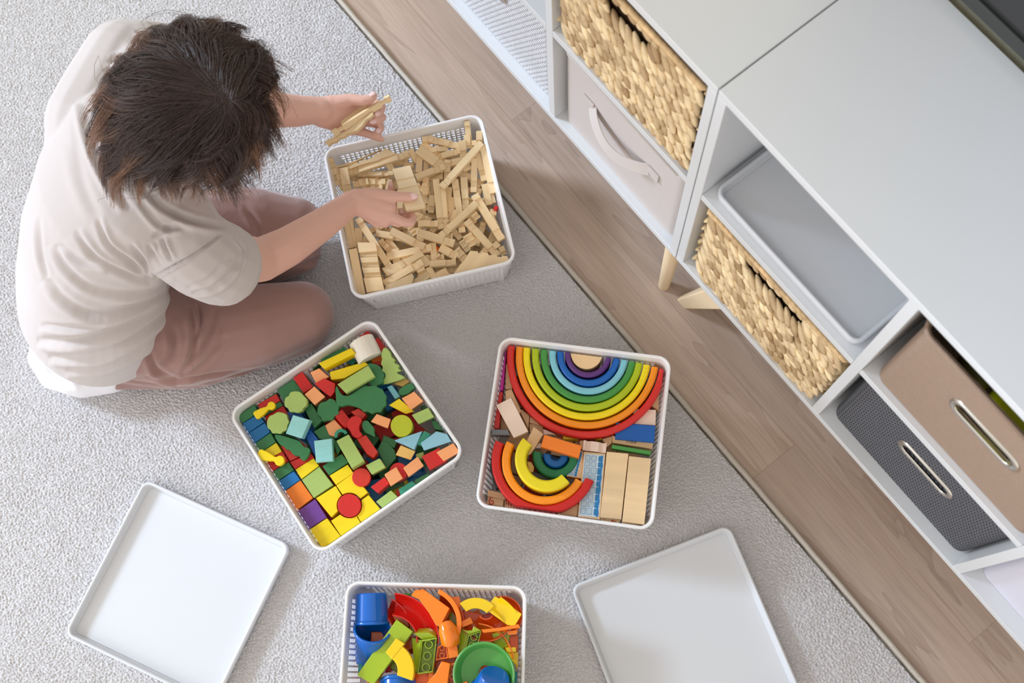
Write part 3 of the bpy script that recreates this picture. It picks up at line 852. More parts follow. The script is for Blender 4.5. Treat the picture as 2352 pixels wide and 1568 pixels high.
# colour, outline in the crop, top height, thickness, label, options
B2 = [
 ('dgreen', [(105,660),(218,592),(243,648),(133,718)], T2, .03, 'dark green block in the left corner of the basket of painted blocks', {}),
 ('blue', [(135,720),(245,652),(279,702),(170,776)], T2, .03, 'blue block beside the dark green corner block, first of the two blue ones', {}),
 ('blue', [(172,778),(283,706),(316,762),(208,838)], T2, .03, 'blue block beside the dark green one, second from the left corner', {}),
 ('dgreen', [(210,840),(318,766),(350,822),(248,892)], T2, .03, 'dark green block between a blue and a yellow one on the left side', {}),
 ('yellow', [(248,894),(352,826),(385,880),(280,945)], T2, .03, 'yellow block under the yellow peg figure', {}),
 ('red', [(281,947),(390,880),(424,938),(316,1006)], T2, .03, 'red block under the yellow peg figure on the left side', {}),
 ('dgreen', [(316,1008),(425,942),(457,992),(345,1064)], T2, .03, 'dark green block between the red and the blue one along the left side', {}),
 ('blue', [(348,1068),(458,996),(495,1050),(385,1125)], T2, .03, 'blue block above the orange square block', {}),
 ('orange', [(388,1128),(497,1052),(572,1158),(464,1238)], T2, .03, 'orange square block above the purple one', {}),
 ('purple', [(475,1240),(585,1165),(655,1275),(545,1345)], T2, .03, 'purple square block on the left side of the painted blocks', {}),
 ('yellow', [(548,1350),(656,1279),(746,1400),(630,1475)], T2, .03, 'plain yellow square block in the lowest corner of the basket', {}),
 ('yellow', [(590,1160),(708,1086),(742,1141)] + disc(790,1203,76,8,127,205)[0:] + [(682,1274)], T2, .03, 'yellow hollowed block left of the red round one', {}),
 ('yellow', [(712,1083),(812,1010),(902,1125),(856,1161)] + disc(790,1203,76,10,35,122), T2, .03, 'yellow hollowed block above the red round one', {}),
 ('yellow', [(862,1172),(906,1140),(986,1240),(868,1315),(838,1266)] + disc(790,1203,76,8,-50,18), T2, .03, 'yellow hollowed block right of the red round one', {}),
 ('yellow', [(680,1295),(738,1256)] + disc(790,1203,76,8,228,308) + [(836,1272),(866,1320),(748,1398)], T2, .03, 'yellow hollowed block below the red round one', {}),
 ('red', disc(790,1203,70), T2 + .004, .034, 'red round block between four yellow hollowed blocks', {}),
 ('lgreen', [(505,1050),(610,970),(692,1080),(577,1158)], T2, .03, 'light green square block right of the orange one', {}),
 ('yellow', [(467,987),(575,920),(608,965),(503,1045)], T2, .03, 'yellow narrow block above the light green square one', {}),
 ('yellow', [(671,1024),(780,957),(815,1008),(710,1080)], T2, .03, 'yellow narrow block above the hollowed yellow ones', {}),
 ('dgreen', [(628,967),(745,892),(785,945),(667,1022)], T2, .03, 'dark green block below the lower pale cyan one', {}),
 ('red', [(432,942),(560,890),(580,918),(463,986)], T2 - .002, .03, 'red narrow block below the dark green fir tree', {}),
 ('dgreen', [(226,585),(345,507),(350,538),(238,602)], T2 - .008, .03, 'dark green narrow block against the upper left side of the basket', {}),
 ('red', [(240,596),(352,532),(375,575),(262,640)], T2 - .004, .03, 'red block behind the small yellow figure', {}),
 ('dgreen', [(262,640),(376,578),(392,604),(275,668)], T2 - .006, .03, 'dark green strip of a block below the small yellow figure', {}),
 ('red', [(285,668),(392,605),(415,640),(440,690),(300,730)], T2 - .008, .03, 'red block under the rounded light green tree nearest the left corner', {}),
 ('dgreen', [(352,500),(450,442),(520,530),(402,590)], T2 - .002, .03, 'dark green block below the tall red one on the upper side', {}),
 ('red', [(445,427),(502,392),(571,492),(515,530)], T2 + .004, .03, 'red upright block on the upper side, left of the peach ones', {}),
 ('lgreen', [(400,580),(405,555),(428,545),(432,524),(462,516),(495,520),(515,545),(537,565),(535,605),(512,618),(508,638),(478,650),(455,640),(430,645),(424,622),(400,608)], T2 + .016, .011, 'light green rounded tree, upper of two at the left', dict(tilt=(20,.12), name='toy_tree')),
 ('lgreen', [(293,700),(310,665),(330,660),(360,640),(385,645),(415,655),(420,685),(430,700),(418,722),(415,752),(388,760),(378,776),(348,768),(325,772),(318,750),(298,740)], T2 + .016, .011, 'light green rounded tree, lower of two at the left', dict(tilt=(60,.1), name='toy_tree')),
 ('royal', [(414,640),(500,652),(530,690),(440,700)], T2 - .006, .03, 'blue block between the two rounded light green trees', {}),
 ('royal', [(516,762),(548,740),(602,802),(580,905)], T2 - .002, .03, 'blue block between the two pale cyan blocks', {}),
 ('cyan', [(452,660),(552,690),(503,802),(408,772)], T2 + .022, .016, 'pale cyan block left, lying tilted beside the rounded tree', dict(tilt=(30,.2))),
 ('cyan', [(578,815),(685,801),(692,936),(590,945)], T2 + .018, .016, 'pale cyan block lower, lying on the dark green one', dict(tilt=(80,.08))),
 ('dgreen', [(333,775),(385,782),(440,800),(497,818),(513,850),(552,858),(556,885),(522,936),(497,925),(488,900),(468,906),(440,885),(440,872),(405,862),(398,845),(372,838)], T2 + .013, .012, 'dark green fir tree lying near the left side', dict(tilt=(200,.06), name='toy_tree')),
 ('brick', [(378,846),(500,820),(560,880),(432,938)], T2 - .004, .028, 'red block partly under the dark green fir tree', {}),
 ('dgreen', [(513,612),(562,590),(628,692),(580,740)], T2, .03, 'dark green long block above the blue strip', {}),
 ('dgreen', [(575,760),(642,718),(740,860),(720,905),(690,820),(610,802)], T2 - .004, .03, 'dark green block right of the lower pale cyan one', {}),
 ('peach', [(520,537),(580,488),(645,550),(582,600)], T2 + .014, .026, 'peach cube below the red hexagonal one, at the upper left', dict(tilt=(140,.1))),
 ('peach', [(555,405),(608,380),(668,432),(640,448),(592,472)], T2 + .006, .028, 'peach cube touching the end of the yellow bar', dict(tilt=(90,.15))),
 ('red', [(580,472),(640,440),(705,472),(702,522),(678,552),(632,520)], T2 + .012, .028, 'red cube between the two peach cubes and the dark green tree', dict(tilt=(100,.15))),
 ('dgreen', [(603,302),(742,224),(778,262),(612,348)], T2 - .004, .02, 'dark green block behind the yellow bar on the upper side', dict(tilt=(300,.15))),
 ('dgreen', [(552,345),(600,318),(618,350),(570,390)], T2 - .012, .02, 'small dark green block on the upper side, beside the peach cube', {}),
 ('yellow', [(605,350),(800,258),(826,290),(640,384)], T2 + .02, .022, 'yellow long bar, upper of two', dict(tilt=(30,.03))),
 ('yellow', [(672,402),(880,341),(905,358),(760,440),(680,450)], T2 + .008, .02, 'yellow wedge bar under the light green bar', dict(tilt=(30,.03))),
 ('lgreen', [(718,476),(903,362),(944,428),(770,530)], T2 + .034, .018, 'light green long bar resting on the dark green trees', dict(tilt=(120,.1))),
 ('dgreen', [(705,502),(716,480),(738,540),(790,548),(850,505),(880,486),(915,488),(940,480),(965,497),(990,505),(1000,530),(1015,545),(1008,575),(1014,600),(990,618),(980,645),(950,640),(925,655),(900,636),(872,640),(858,620),(838,612),(780,596),(735,612),(712,590),(710,560)], T2 + .018, .013, 'large dark green leafy tree lying across the middle', dict(tilt=(120,.05), name='toy_tree')),
 ('dgreen', [(598,610),(622,582),(650,580),(668,560),(700,566),(715,590),(735,600),(722,628),(730,655),(700,665),(690,690),(655,690),(628,700),(618,670),(598,655)], T2 + .012, .013, 'dark green rounded tree left of the large leafy one', dict(name='toy_tree')),
 ('dgreen', [(895,352),(930,350),(955,358),(978,370),(985,395),(1004,420),(992,445),(995,468),(965,478),(950,492),(925,490),(900,450)], T2 + .012, .014, 'dark green tree crown beside the light green fir tree', dict(name='toy_tree')),
 ('lgreen', [(1000,248),(1025,262),(1042,285),(1048,312),(1072,325),(1062,345),(1098,358),(1085,378),(1112,392),(1070,402),(1122,425),(1126,440),(992,480),(985,458),(1012,432),(1010,405),(985,395),(998,370),(982,350),(994,322),(984,300)], T2 + .012, .013, 'light green fir tree standing by the right side of the basket', dict(tilt=(60,.25), name='toy_tree')),
 ('red', [(840,175),(890,137),(926,186),(862,215)], T2 - .006, .03, 'red block in the top corner, behind the white arch', {}),
 ('red', [(940,205),(970,190),(1020,246),(982,290),(965,250)], T2 - .006, .03, 'red block between the white arch and the light green fir tree', {}),
 ('orange', [(915,330),(985,300),(1000,340),(940,350)], T2 - .016, .02, 'orange block half hidden below the white arch', {}),
 ('red', [(905,352),(975,335),(990,360),(930,360)], T2 - .014, .02, 'red block half hidden below the white arch and the orange one', {}),
 ('teal', [(770,345),(815,320),(830,335),(815,360)], T2 - .02, .02, 'teal block peeping out between the two yellow bars', {}),
 ('peach', [(1130,543),(1205,502),(1260,560),(1188,612)], T2 + .008, .026, 'peach cube by the right side, above the pale green one', dict(tilt=(110,.15))),
 ('dgreen', [(1080,512),(1130,478),(1180,460),(1202,485),(1165,510),(1145,535),(1095,545)], T2 + .004, .012, 'dark green tree edge under the peach cube on the right side', dict(name='toy_tree')),
 ('yellow', [(1028,602),(1090,562),(1180,640),(1130,655)], T2 + .004, .026, 'yellow block above the lime disc', dict(tilt=(130,.3))),
 ('lgreen', [(1165,660),(1262,617),(1298,672),(1205,715)], T2 + .014, .026, 'light green cube right of the lime disc', dict(tilt=(100,.15))),
 ('lime', disc(1104,725,66), T2 + .012, .026, 'lime green round disc with a centre dimple', dict(tilt=(100,.05))),
 ('peach', [(920,700),(955,654),(1040,686),(1022,740)], T2 + .012, .026, 'peach cube left of the lime disc', dict(tilt=(140,.25))),
 ('aqua', [(1015,492),(1045,480),(1096,548),(1064,566)], T2 - .002, .02, 'light blue narrow block below the light green fir tree', {}),
 ('tan', [(1055,472),(1130,440),(1152,462),(1110,490)], T2 - .01, .02, 'tan block under the light green fir tree', {}),
 ('teal', [(1078,345),(1100,350),(1155,430),(1128,440)], T2 - .02, .02, 'teal block against the right side beside the fir tree', {}),
 ('dgreen', [(862,720),(870,696),(900,690),(915,712),(942,738),(938,765),(948,795),(912,775),(880,765)], T2 + .008, .012, 'dark green small tree left of the peach cube', dict(name='toy_tree')),
 ('red', [(773,705),(800,672),(840,660),(870,690),(850,720),(848,755),(872,778),(842,802),(808,790),(795,750),(775,735)], T2 + .014, .014, 'red rooster shaped piece in the middle', dict(name='toy_figure')),
 ('red', [(698,655),(748,626),(798,690),(770,738)], T2 + .008, .024, 'red bar left of the red figure', dict(tilt=(200,.3))),
 ('brick', [(798,642),(845,620),(892,655),(862,692)], T2 + .002, .02, 'vermilion block below the large leafy tree', {}),
 ('peach', [(645,722),(700,686),(748,740),(700,790),(668,780)], T2 + .002, .024, 'peach block above the light green bar', {}),
 ('lgreen', [(712,815),(786,776),(880,935),(805,980)], T2 + .02, .022, 'light green long bar pointing down to the yellow blocks', dict(tilt=(240,.04))),
 ('brick', [(833,802),(890,780),(962,882),(935,918),(895,895)], T2 + .008, .022, 'vermilion bar right of the light green one', dict(tilt=(220,.1))),
 ('teal', ring(742,785,42,22,20,200,12), T2 + .012, .014, 'teal half ring at the end of the light green bar', dict(tilt=(150,.2))),
 ('sky', [(1060,812),(1228,756),(1180,868)], T2 + .01, .014, 'pale blue triangle pointing left', {}),
 ('teal', [(1190,832),(1240,754),(1280,775),(1226,848)], T2 + .006, .014, 'teal triangle between the two pale blue ones', dict(tilt=(150,.2))),
 ('sky', [(1230,820),(1325,750),(1388,768),(1414,812),(1250,866)], T2 + .012, .018, 'pale blue prism at the right corner, beside the teal triangle', dict(tilt=(100,.15))),
 ('tan', [(1070,900),(1100,842),(1188,878),(1160,930)], T2 + .006, .026, 'tan cube below the pale blue triangle', dict(tilt=(140,.25))),
 ('dgreen', [(958,870),(985,815),(1015,822),(1062,870),(1072,918),(1015,985)], T2 - .018, .02, 'dark green round block deep in the gap by the tan cube', {}),
 ('lgreen', [(888,962),(972,920),(1008,975),(925,1018)], T2 + .012, .026, 'light green cube below the dark gap', dict(tilt=(110,.1))),
 ('brick', disc(862,1035,56), T2 + .004, .024, 'vermilion round block touching the yellow hollowed one', dict(tilt=(150,.12))),
 ('red', disc(1085,1000,54), T2 - .004, .024, 'red round block half under two peach cubes', {}),
 ('peach', [(1003,1015),(1072,972),(1112,1040),(1042,1085)], T2 + .014, .024, 'peach cube over the red round block, nearest the bottom side', dict(tilt=(160,.2))),
 ('peach', [(1116,976),(1200,910),(1238,965),(1150,1030)], T2 + .012, .026, 'peach cube left of the large red block', dict(tilt=(160,.2))),
 ('red', [(1225,908),(1330,856),(1378,935),(1272,990)], T2 + .008, .03, 'large red block in the right corner', dict(tilt=(130,.1))),
 ('peach', [(1318,880),(1420,826),(1458,880),(1362,935)], T2 + .014, .02, 'peach cube in the right corner next to the large red block', dict(tilt=(120,.15))),
 ('teal', [(1086,1105),(1166,1055),(1200,1090),(1108,1158)], T2 - .002, .024, 'mid green block by the bottom side, below the peach cubes', {}),
 ('dgreen', [(1180,1050),(1262,1008),(1282,1030),(1198,1085)], T2 - .006, .024, 'dark green block by the bottom side, below the large red one', {}),
 ('red', [(918,1092),(1000,1032),(1030,1070),(962,1130)], T2 + .004, .024, 'red half cylinder beside the light green half cylinder', {}),
 ('lgreen', [(950,1180),(1040,1112),(1090,1165),(1000,1235)], T2 + .002, .026, 'light green half cylinder at the bottom side', {}),
 ('red', [(1068,1115),(1095,1100),(1100,1150),(1085,1165)], T2 - .012, .02, 'small red block behind the mid green one at the bottom side', {}),
 ('dgreen', [(1280,690),(1330,690),(1360,750),(1300,745)], T2 - .01, .02, 'dark green block in the right corner behind the pale blue prism', {}),
 ('dgreen', [(1215,610),(1250,592),(1310,670),(1290,690)], T2 - .02, .02, 'dark green block behind the light green cube on the right side', {}),
 ('dgreen', [(995,780),(1080,815),(1060,860),(985,820)], T2 - .02, .02, 'dark green block under the left pale blue triangle', {}),
 ('lgreen', [(1188,895),(1235,880),(1240,915),(1195,930)], T2 - .008, .02, 'light green block between tan cube and large red block', {}),
]
CLAMP[0] = b2M
def chaikin(P, it=2):
    for _ in range(it):
        Q = []
        for i in range(len(P)):
            a, b = P[i], P[(i + 1) % len(P)]
            Q += [(a[0] * .75 + b[0] * .25, a[1] * .75 + b[1] * .25), (a[0] * .25 + b[0] * .75, a[1] * .25 + b[1] * .75)]
        P = Q
    return P
for c_, pts, z, dep, lab, op in B2:
    op = dict(op); nm = op.pop('name', 'wooden_block')
    if nm != 'wooden_block': pts = chaikin(pts, 1 if 'fir' in lab else 2)
    slab(nm, pts, F2, z, dep, PNT[c_], lab, cat='toy tree' if nm == 'toy_tree' else 'toy figure' if nm == 'toy_figure' else 'block', group='painted blocks in the basket beside the knee', **op)
# peg figures
def peg(px, F, z, a, s, m, label):
    c = at(F[0] + px[0] / F[2], F[1] + px[1] / F[2], z)
    c2 = at(F[0] + px[0] / F[2] + 20 * math.cos(a), F[1] + px[1] / F[2] - 20 * math.sin(a), z)
    M = frame(c, (c2 - c))
    pr = [(-.024, .0), (-.024, .007), (-.02, .0085), (-.008, .0075), (0, .0055), (.004, .004), (.007, .0045), (.010, .0075), (.014, .0085), (.018, .0075), (.021, .004), (.0222, 0)]
    poly = [(x * s, y * s, 0) for x, y in pr] + [(x * s, -y * s, 0) for x, y in pr[::-1][1:-1]]
    return tag(MB().prism(poly, (0, 0, -.011)).build('toy_figure', m, M=M, bevel=.002), label, 'toy figure', 'painted blocks in the basket beside the knee')
peg((284, 626), F2, T2 + .016, math.radians(32), .95, PNT['yellow'], 'small yellow figure lying on the red block at the upper left')
peg((322, 918), F2, T2 + .016, math.radians(-18), 1.15, PNT['yellow'], 'yellow peg figure with a round head on the left side blocks')
# white arch: half cylinder
def halfcyl(c0, c1, F, z, r, m, label, roll=0, name='wooden_block', group=None):
    A = at(F[0] + c0[0] / F[2], F[1] + c0[1] / F[2], z); B = at(F[0] + c1[0] / F[2], F[1] + c1[1] / F[2], z)
    M = frame((A + B) / 2, B - A, Vector((0, 0, 1)) + Vector((roll, 0, 0)))
    L = (B - A).length / 2
    poly = [(-L, r * math.cos(PI * k / 16), r * math.sin(PI * k / 16)) for k in range(17)]
    return tag(MB().prism(poly, (2 * L, 0, 0)).build(name, m, M=M, bevel=.0008), label, 'block', group or 'painted blocks in the basket beside the knee')
halfcyl((862, 215), (920, 330), F2, T2 + .002, .0245, PNT['white'], 'off-white curved wooden block in the top corner of the basket')
# hidden layer under the visible blocks
rnd = random.Random(5)
def filler(M, n, cols, zr, label, group, size=(.03, .03), name='wooden_block', ext=.125, avoid=None):
    for k in range(n):
        gx = (k % 6 + .5) / 6 * 2 - 1; gy = (k // 6 + .5) / 6 * 2 - 1
        x = gx * ext; y = gy * ext
        z = zr[0] + rnd.random() * (zr[1] - zr[0])
        a = rnd.uniform(-.5, .5); w = .0185; h = .0185
        Mo = M @ Matrix.Translation((x, y, z)) @ Matrix.Rotation(a, 4, 'Z')
        mb = MB().box(-w, w, -h, h, -.03, 0)
        c = rnd.choice(cols)
        tag(mb.build(name, PNT[c] if c in PNT else c, M=Mo, bevel=.001), label, 'block', group)
filler(b2M, 36, ['dgreen', 'red', 'dgreen', 'blue', 'yellow', 'dgreen', 'red'], (.062, .074), 'painted wooden block deep in the basket, mostly buried under the others', 'buried painted blocks')
filler(b2M, 36, ['dgreen', 'red', 'yellow', 'blue'], (.033, .034), 'painted wooden block deep in the basket, mostly buried under the others', 'buried painted blocks')

# ------------------------------------------------------------------ rainbow basket
CLAMP[0] = b3M
F3 = (1070, 740, 3.136)
T3 = .128
G3 = 'wooden toys in the rainbow basket'
M_OAK = mat('natural beech', (226, 190, 146), .5, bump=.2, bscale=200, var=.16, vscale=26, stretch=(.12, 1, 1))
M_PINE = mat('pale pine', (236, 206, 162), .5, bump=.2, bscale=240, var=.14, vscale=40, stretch=(.1, 1, 1))
M_PINK = mat('pale maple', (236, 212, 196), .5, var=.06, vscale=40, stretch=(.1, 1, 1))
def arch(cx, cy, ro, ri, a0, a1, F, z, dep, m, label, tilt=None, name='rainbow_arch', n=44, group=G3):
    P, nv, c = plane_pts(ring(cx, cy, ro, ri, a0, a1, n), F, z, tilt)
    P = [clamp(p, z - dep) for p in P]
    k = n + 1
    Mf = frame(c, P[k - 1] - P[0], nv)
    inv = Mf.inverted()
    O = [inv @ p for p in P[:k]]; I = [inv @ p for p in P[k:]][::-1]
    R = []; b = .0028
    for o_, i_ in zip(O, I):
        d = (i_ - o_).normalized(); Z = Vector((0, 0, 1))
        R.append([o_ - Z * dep, o_ - Z * b, o_ + d * b, i_ - d * b, i_ - Z * b, i_ - Z * dep])
    o = MB().rings(R).build(name, m, M=Mf, bevel=.0006)
    return tag(o, label, 'rainbow arch', group)
AC = [('red', 578, 527, 'red outermost', 254, 873), ('orange', 517, 468, 'orange', 246, 876), ('yellow', 461, 412, 'yellow', 240, 873), ('lime', 401, 351, 'lime green', 236, 877),
      ('green', 344, 295, 'green', 234, 883), ('aqua', 285, 237, 'light blue', 232, 886), ('royal', 228, 181, 'blue', 230, 886), ('purple', 167, 128, 'purple innermost', 228, 882)]
AM = dict(red=(214, 40, 34), orange=(248, 146, 20), yellow=(246, 222, 12), lime=(176, 196, 16), green=(68, 148, 66), aqua=(130, 202, 220), royal=(4, 98, 186), purple=(92, 48, 124))
for c_, ro, ri, nm, cy, cx in AC:
    m_ = paint('arch ' + c_, AM[c_])
    arch(cx, cy, ro, ri, 180 - 9, 360 - 8.5, F3, T3, .05, m_, nm + ' arch of the large wooden rainbow')
P3 = disc(870, 222, 113, 30, 172, 352)
slab('rainbow_core', P3, F3, T3 - .002, .05, mat('core wood', (240, 206, 158), .5, var=.05, vscale=30), 'natural half round piece at the centre of the large rainbow', 'block', G3, bevel=.002)
T3b = T3 - .002
arch(567, 998, 383, 318, 157, 338, F3, T3 + .012, .05, paint('arch red2', (196, 20, 14)), 'red arch of the smaller wooden rainbow at the lower left')
arch(570, 1000, 312, 252, 152, 331, F3, T3 + .012, .048, paint('arch orange', (248, 146, 20)), 'orange arch inside the lower left red arch', n=44)
arch(585, 985, 232, 150, 138, 314, F3, T3 + .024, .045, paint('arch yellow2', (232, 212, 20)), 'yellow thick arch lying above the orange one at the lower left')
arch(648, 955, 168, 102, 170, 357, F3, T3b - .002, .04, paint('arch dgreen', (12, 118, 72)), 'dark green small arch under the orange block')
arch(648, 955, 94, 34, 172, 355, F3, T3b - .012, .03, paint('arch blue3', (10, 112, 196)), 'blue smallest arch inside the dark green one')
B3 = [
 ('orange', [(566,808),(834,888),(814,975),(540,895)], T3 + .014, .018, 'orange rectangular block resting on the dark green arch', {}),
 ('magenta', [(260,205),(293,205),(268,490),(232,485)], T3 - .012, .03, 'magenta block upright along the left wall of the rainbow basket', {}),
 ('red', [(231,500),(266,500),(240,765),(196,765)], T3 - .012, .03, 'red block upright along the left wall below the magenta one', {}),
 (M_PINK, [(217,597),(325,542),(450,785),(345,832)], T3 + .006, .016, 'pale whitewashed block lying at the left of the red arch', dict(tilt=(60,.05))),
 ('gray', [(186,770),(300,772),(318,812),(184,810)], T3 + .002, .02, 'grey small block at the left wall, above the red small arch', {}),
 (M_OAK, [(288,300),(300,300),(335,480),(286,484)], T3 - .02, .03, 'brown wooden block beside the magenta one, behind the red arch', {}),
 (M_OAK, [(286,492),(330,480),(400,640),(372,668),(330,545),(285,570)], T3 - .014, .03, 'wooden block between the pale whitewashed block and the red arch', {}),
 (M_OAK, [(250,700),(275,640),(330,790),(290,770),(248,768)], T3 - .03, .03, 'wooden block under the pale whitewashed one', {}),
 (M_OAK, [(398,622),(458,672),(450,770),(440,745),(392,650)], T3 - .022, .03, 'wooden block touching the right edge of the pale whitewashed one', {}),
 (M_OAK, [(460,676),(530,730),(524,742),(458,722)], T3 - .022, .03, 'wooden block just below the big red arch, third from left', {}),
 (M_OAK, [(456,730),(552,735),(560,800),(460,790)], T3 - .026, .03, 'wooden block behind the short tilted brown one', {}),
 (M_OAK, [(488,750),(560,805),(470,945),(436,965),(440,850)], T3 - .004, .024, 'short brown block tilted beside the orange block', dict(tilt=(60,.15))),
 (M_PINK, [(556,765),(652,806),(560,808)], T3 - .016, .02, 'pinkish wooden block corner under the big red arch', {}),
 (M_PINK, [(500,875),(545,868),(540,905),(492,905)], T3 - .016, .02, 'pinkish wooden block corner left of the orange block', {}),
 ('yellow', [(697,800),(980,800),(980,842),(702,842)], T3 - .018, .02, 'yellow block under the lowest edge of the big red arch', {}),
 (M_OAK, [(1340,604),(1396,470),(1396,636)], T3 - .02, .03, 'wooden block by the right wall beside the big red arch', {}),
 (M_PINK, [(1210,622),(1370,630),(1366,742),(1206,733)], T3 - .012, .03, 'pale pinkish block above the blue one at the right', {}),
 ('royal', [(1083,720),(1365,745),(1358,868),(1075,842)], T3 - .008, .014, 'blue flat block at the right under the red arch', {}),
 (M_OAK, [(1055,812),(1100,830),(1352,868),(1342,912),(1056,868)], T3 - .012, .028, 'light wooden block with faint black figures below the blue one', {}),
 ('green', [(1054,880),(1336,926),(1330,952),(1050,905)], T3 + .002, .02, 'green narrow block above the two long planks', {}),
 (M_OAK, [(980,840),(1056,818),(1052,868),(1018,900),(1000,868)], T3 - .016, .03, 'small wooden block left of the green narrow one', {}),
 (M_OAK, [(818,852),(850,848),(846,912),(830,915)], T3 - .016, .03, 'small wooden block left of the pale notched one', {}),
 (M_PINE, [(1015,930),(1172,945),(1120,1418),(968,1405)], T3 + .001, .03, 'long natural plank block, left of two', {}),
 (M_PINE, [(1176,962),(1335,980),(1285,1462),(1126,1445)], T3 + .003, .034, 'long natural plank block, right of two', {}),
 (M_OAK, [(690,1350),(812,1295),(800,1405),(637,1385)], T3 - .008, .03, 'natural block below the small red arch, by the printed one', {}),
 (M_PINE, [(160,1250),(275,1262),(268,1320),(150,1310)], T3 - .03, .03, 'printed wooden tile with a red numeral in the lower left corner', {}),
 (M_PINE, [(285,1270),(330,1262),(440,1345),(430,1362),(278,1330)], T3 - .03, .03, 'wooden tile printed with a red fence pattern, under the red small arch', {}),
 (M_PINE, [(980,1410),(1112,1424),(1108,1448),(976,1434)], T3 - .02, .03, 'printed tile with small red marks below the left plank', {}),
 (M_OAK, [(160,1205),(290,1235),(280,1275),(155,1250)], T3 - .02, .02, 'dark printed wooden block in the lower left corner of the rainbow basket', {}),
 ('char', [(185,950),(250,1180),(215,1200),(170,1050)], T3 - .03, .03, 'charcoal block against the left wall behind the small red arch', {}),
 ('char', [(450,1060),(640,1130),(620,1150),(480,1120)], T3 - .02, .02, 'charcoal piece between the yellow and dark green arches', {}),
 ('tan', [(440,1000),(470,1005),(492,1040),(485,1080),(455,1075)], T3 - .012, .02, 'small tan piece inside the yellow thick arch', {}),
]
PNT['gray'] = paint('gray', (112, 114, 118)); PNT['char'] = paint('charcoal', (62, 64, 66))
OB3 = {}
for c_, pts, z, dep, lab, op in B3:
    OB3[lab] = slab('wooden_block', pts, F3, z, dep, PNT[c_] if isinstance(c_, str) else c_, lab, group=G3, **op)
# pale notched block
P, nv, c = plane_pts([(846,858),(1012,880),(1004,935),(850,915)], F3, T3 - .002, None)
Mf = frame(c, P[1] - P[0]); L_ = (P[1] - P[0]).length / 2; W_ = .009
pr = []
for k in range(41):
    x = -L_ + 2 * L_ * k / 40
    hz = .004 - .005 * max(0, math.sin((k / 40) * 3 * PI + .0)) if .1 < k / 40 < .95 else .004
    pr.append((x, -W_, hz))
pr += [(L_, -W_, -.02), (-L_, -W_, -.02)]
tag(MB().prism(pr, (0, 2 * W_, 0)).build('wooden_block', M_PINK, M=Mf), 'pale pinkish block with rounded notches between the planks and the red arch', 'block', G3)
# printed stone pattern blocks (print is real thin relief on the block)
def stone_block(pts, z, label, seed, cols=2):
    P, nv, c = plane_pts(pts, F3, z, None)
    ex = (P[1] - P[0]); ey = (P[3] - P[0]); w = ex.length; h = ey.length
    t = empty('printed_block', frame(c, ex), label, 'block', G3)
    MB().prism(P, (0, 0, -.03)).build('block_body', M_OAK, parent=t, world=True, bevel=.0008)
    inv = t.matrix_world.inverted()
    O = inv @ P[0]; ux = (inv.to_3x3() @ ex).normalized(); uy = (inv.to_3x3() @ ey).normalized(); up = Vector((0, 0, 1))
    Q = lambda a, b, k: O + ux * a + uy * b + up * k
    def poly2(L_, k): return [Q(a, b, k) for a, b in L_]
    MB().prism(poly2([(w*.05, h*.03), (w*.95, h*.03), (w*.95, h*.98), (w*.05, h*.98)], .0002), (0, 0, -.0004)).build('print_ground', mat('print pale blue', (196, 212, 222), .5), parent=t)
    st = MB(); ln = MB(); r = random.Random(seed); y = h * .045
    while y < h * .94:
        hh = h * r.uniform(.085, .115); x = w * .08
        for k in range(cols):
            ww = w * (.56 / cols) * r.uniform(.9, 1.05)
            o_ = [(x + px_, y + hh * .06 + py_) for px_, py_ in [(a + ww / 2, b + hh * .44) for a, b in rrect(ww * .46, hh * .42, min(ww, hh) * .14, 3)]]
            ln.prism(poly2(o_, .0004), (0, 0, -.0004))
            o2 = [(x + a + ww / 2, y + hh * .5 + b) for a, b in rrect(ww * .46 - .0006, hh * .42 - .0006, min(ww, hh) * .12, 3)]
            st.prism(poly2(o2, .0006), (0, 0, -.0004))
            x += ww * 1.08
        ww = w * .2
        o_ = [(w * .7 + ww / 2 + a, y + hh * .5 + b) for a, b in rrect(ww * .5, hh * .46, min(ww, hh) * .2, 3)]
        ln.prism(poly2(o_, .0004), (0, 0, -.0004))
        y += hh
    ln.build('stone_outline', mat('print blue', (34, 120, 178), .5), parent=t)
    st.build('stone_print', mat('print grey blue', (176, 196, 208), .5), parent=t)
    # wavy water edge
    wv = MB(); E_ = []
    for k in range(61):
        y = h * (.04 + .93 * k / 60)
        E_.append((w * (.80 + .045 * abs(math.sin(k * .42))), y))
    wv.prism(poly2(E_ + [(w * .905 + .02 * w * math.sin(k * .8), h * (.97 - .93 * k / 40)) for k in range(41)], .0005), (0, 0, -.0004))
    wv.build('water_print', mat('print blue', (34, 120, 178)), parent=t)
stone_block([(850,930),(1006,945),(966,1420),(806,1400)], T3, 'block printed with blue outlined stones, beside the two long planks', 4)
stone_block([(770,915),(848,928),(834,1125),(722,1105)], T3 - .006, 'block printed with blue outlined stones, half under the dark green arch', 9)
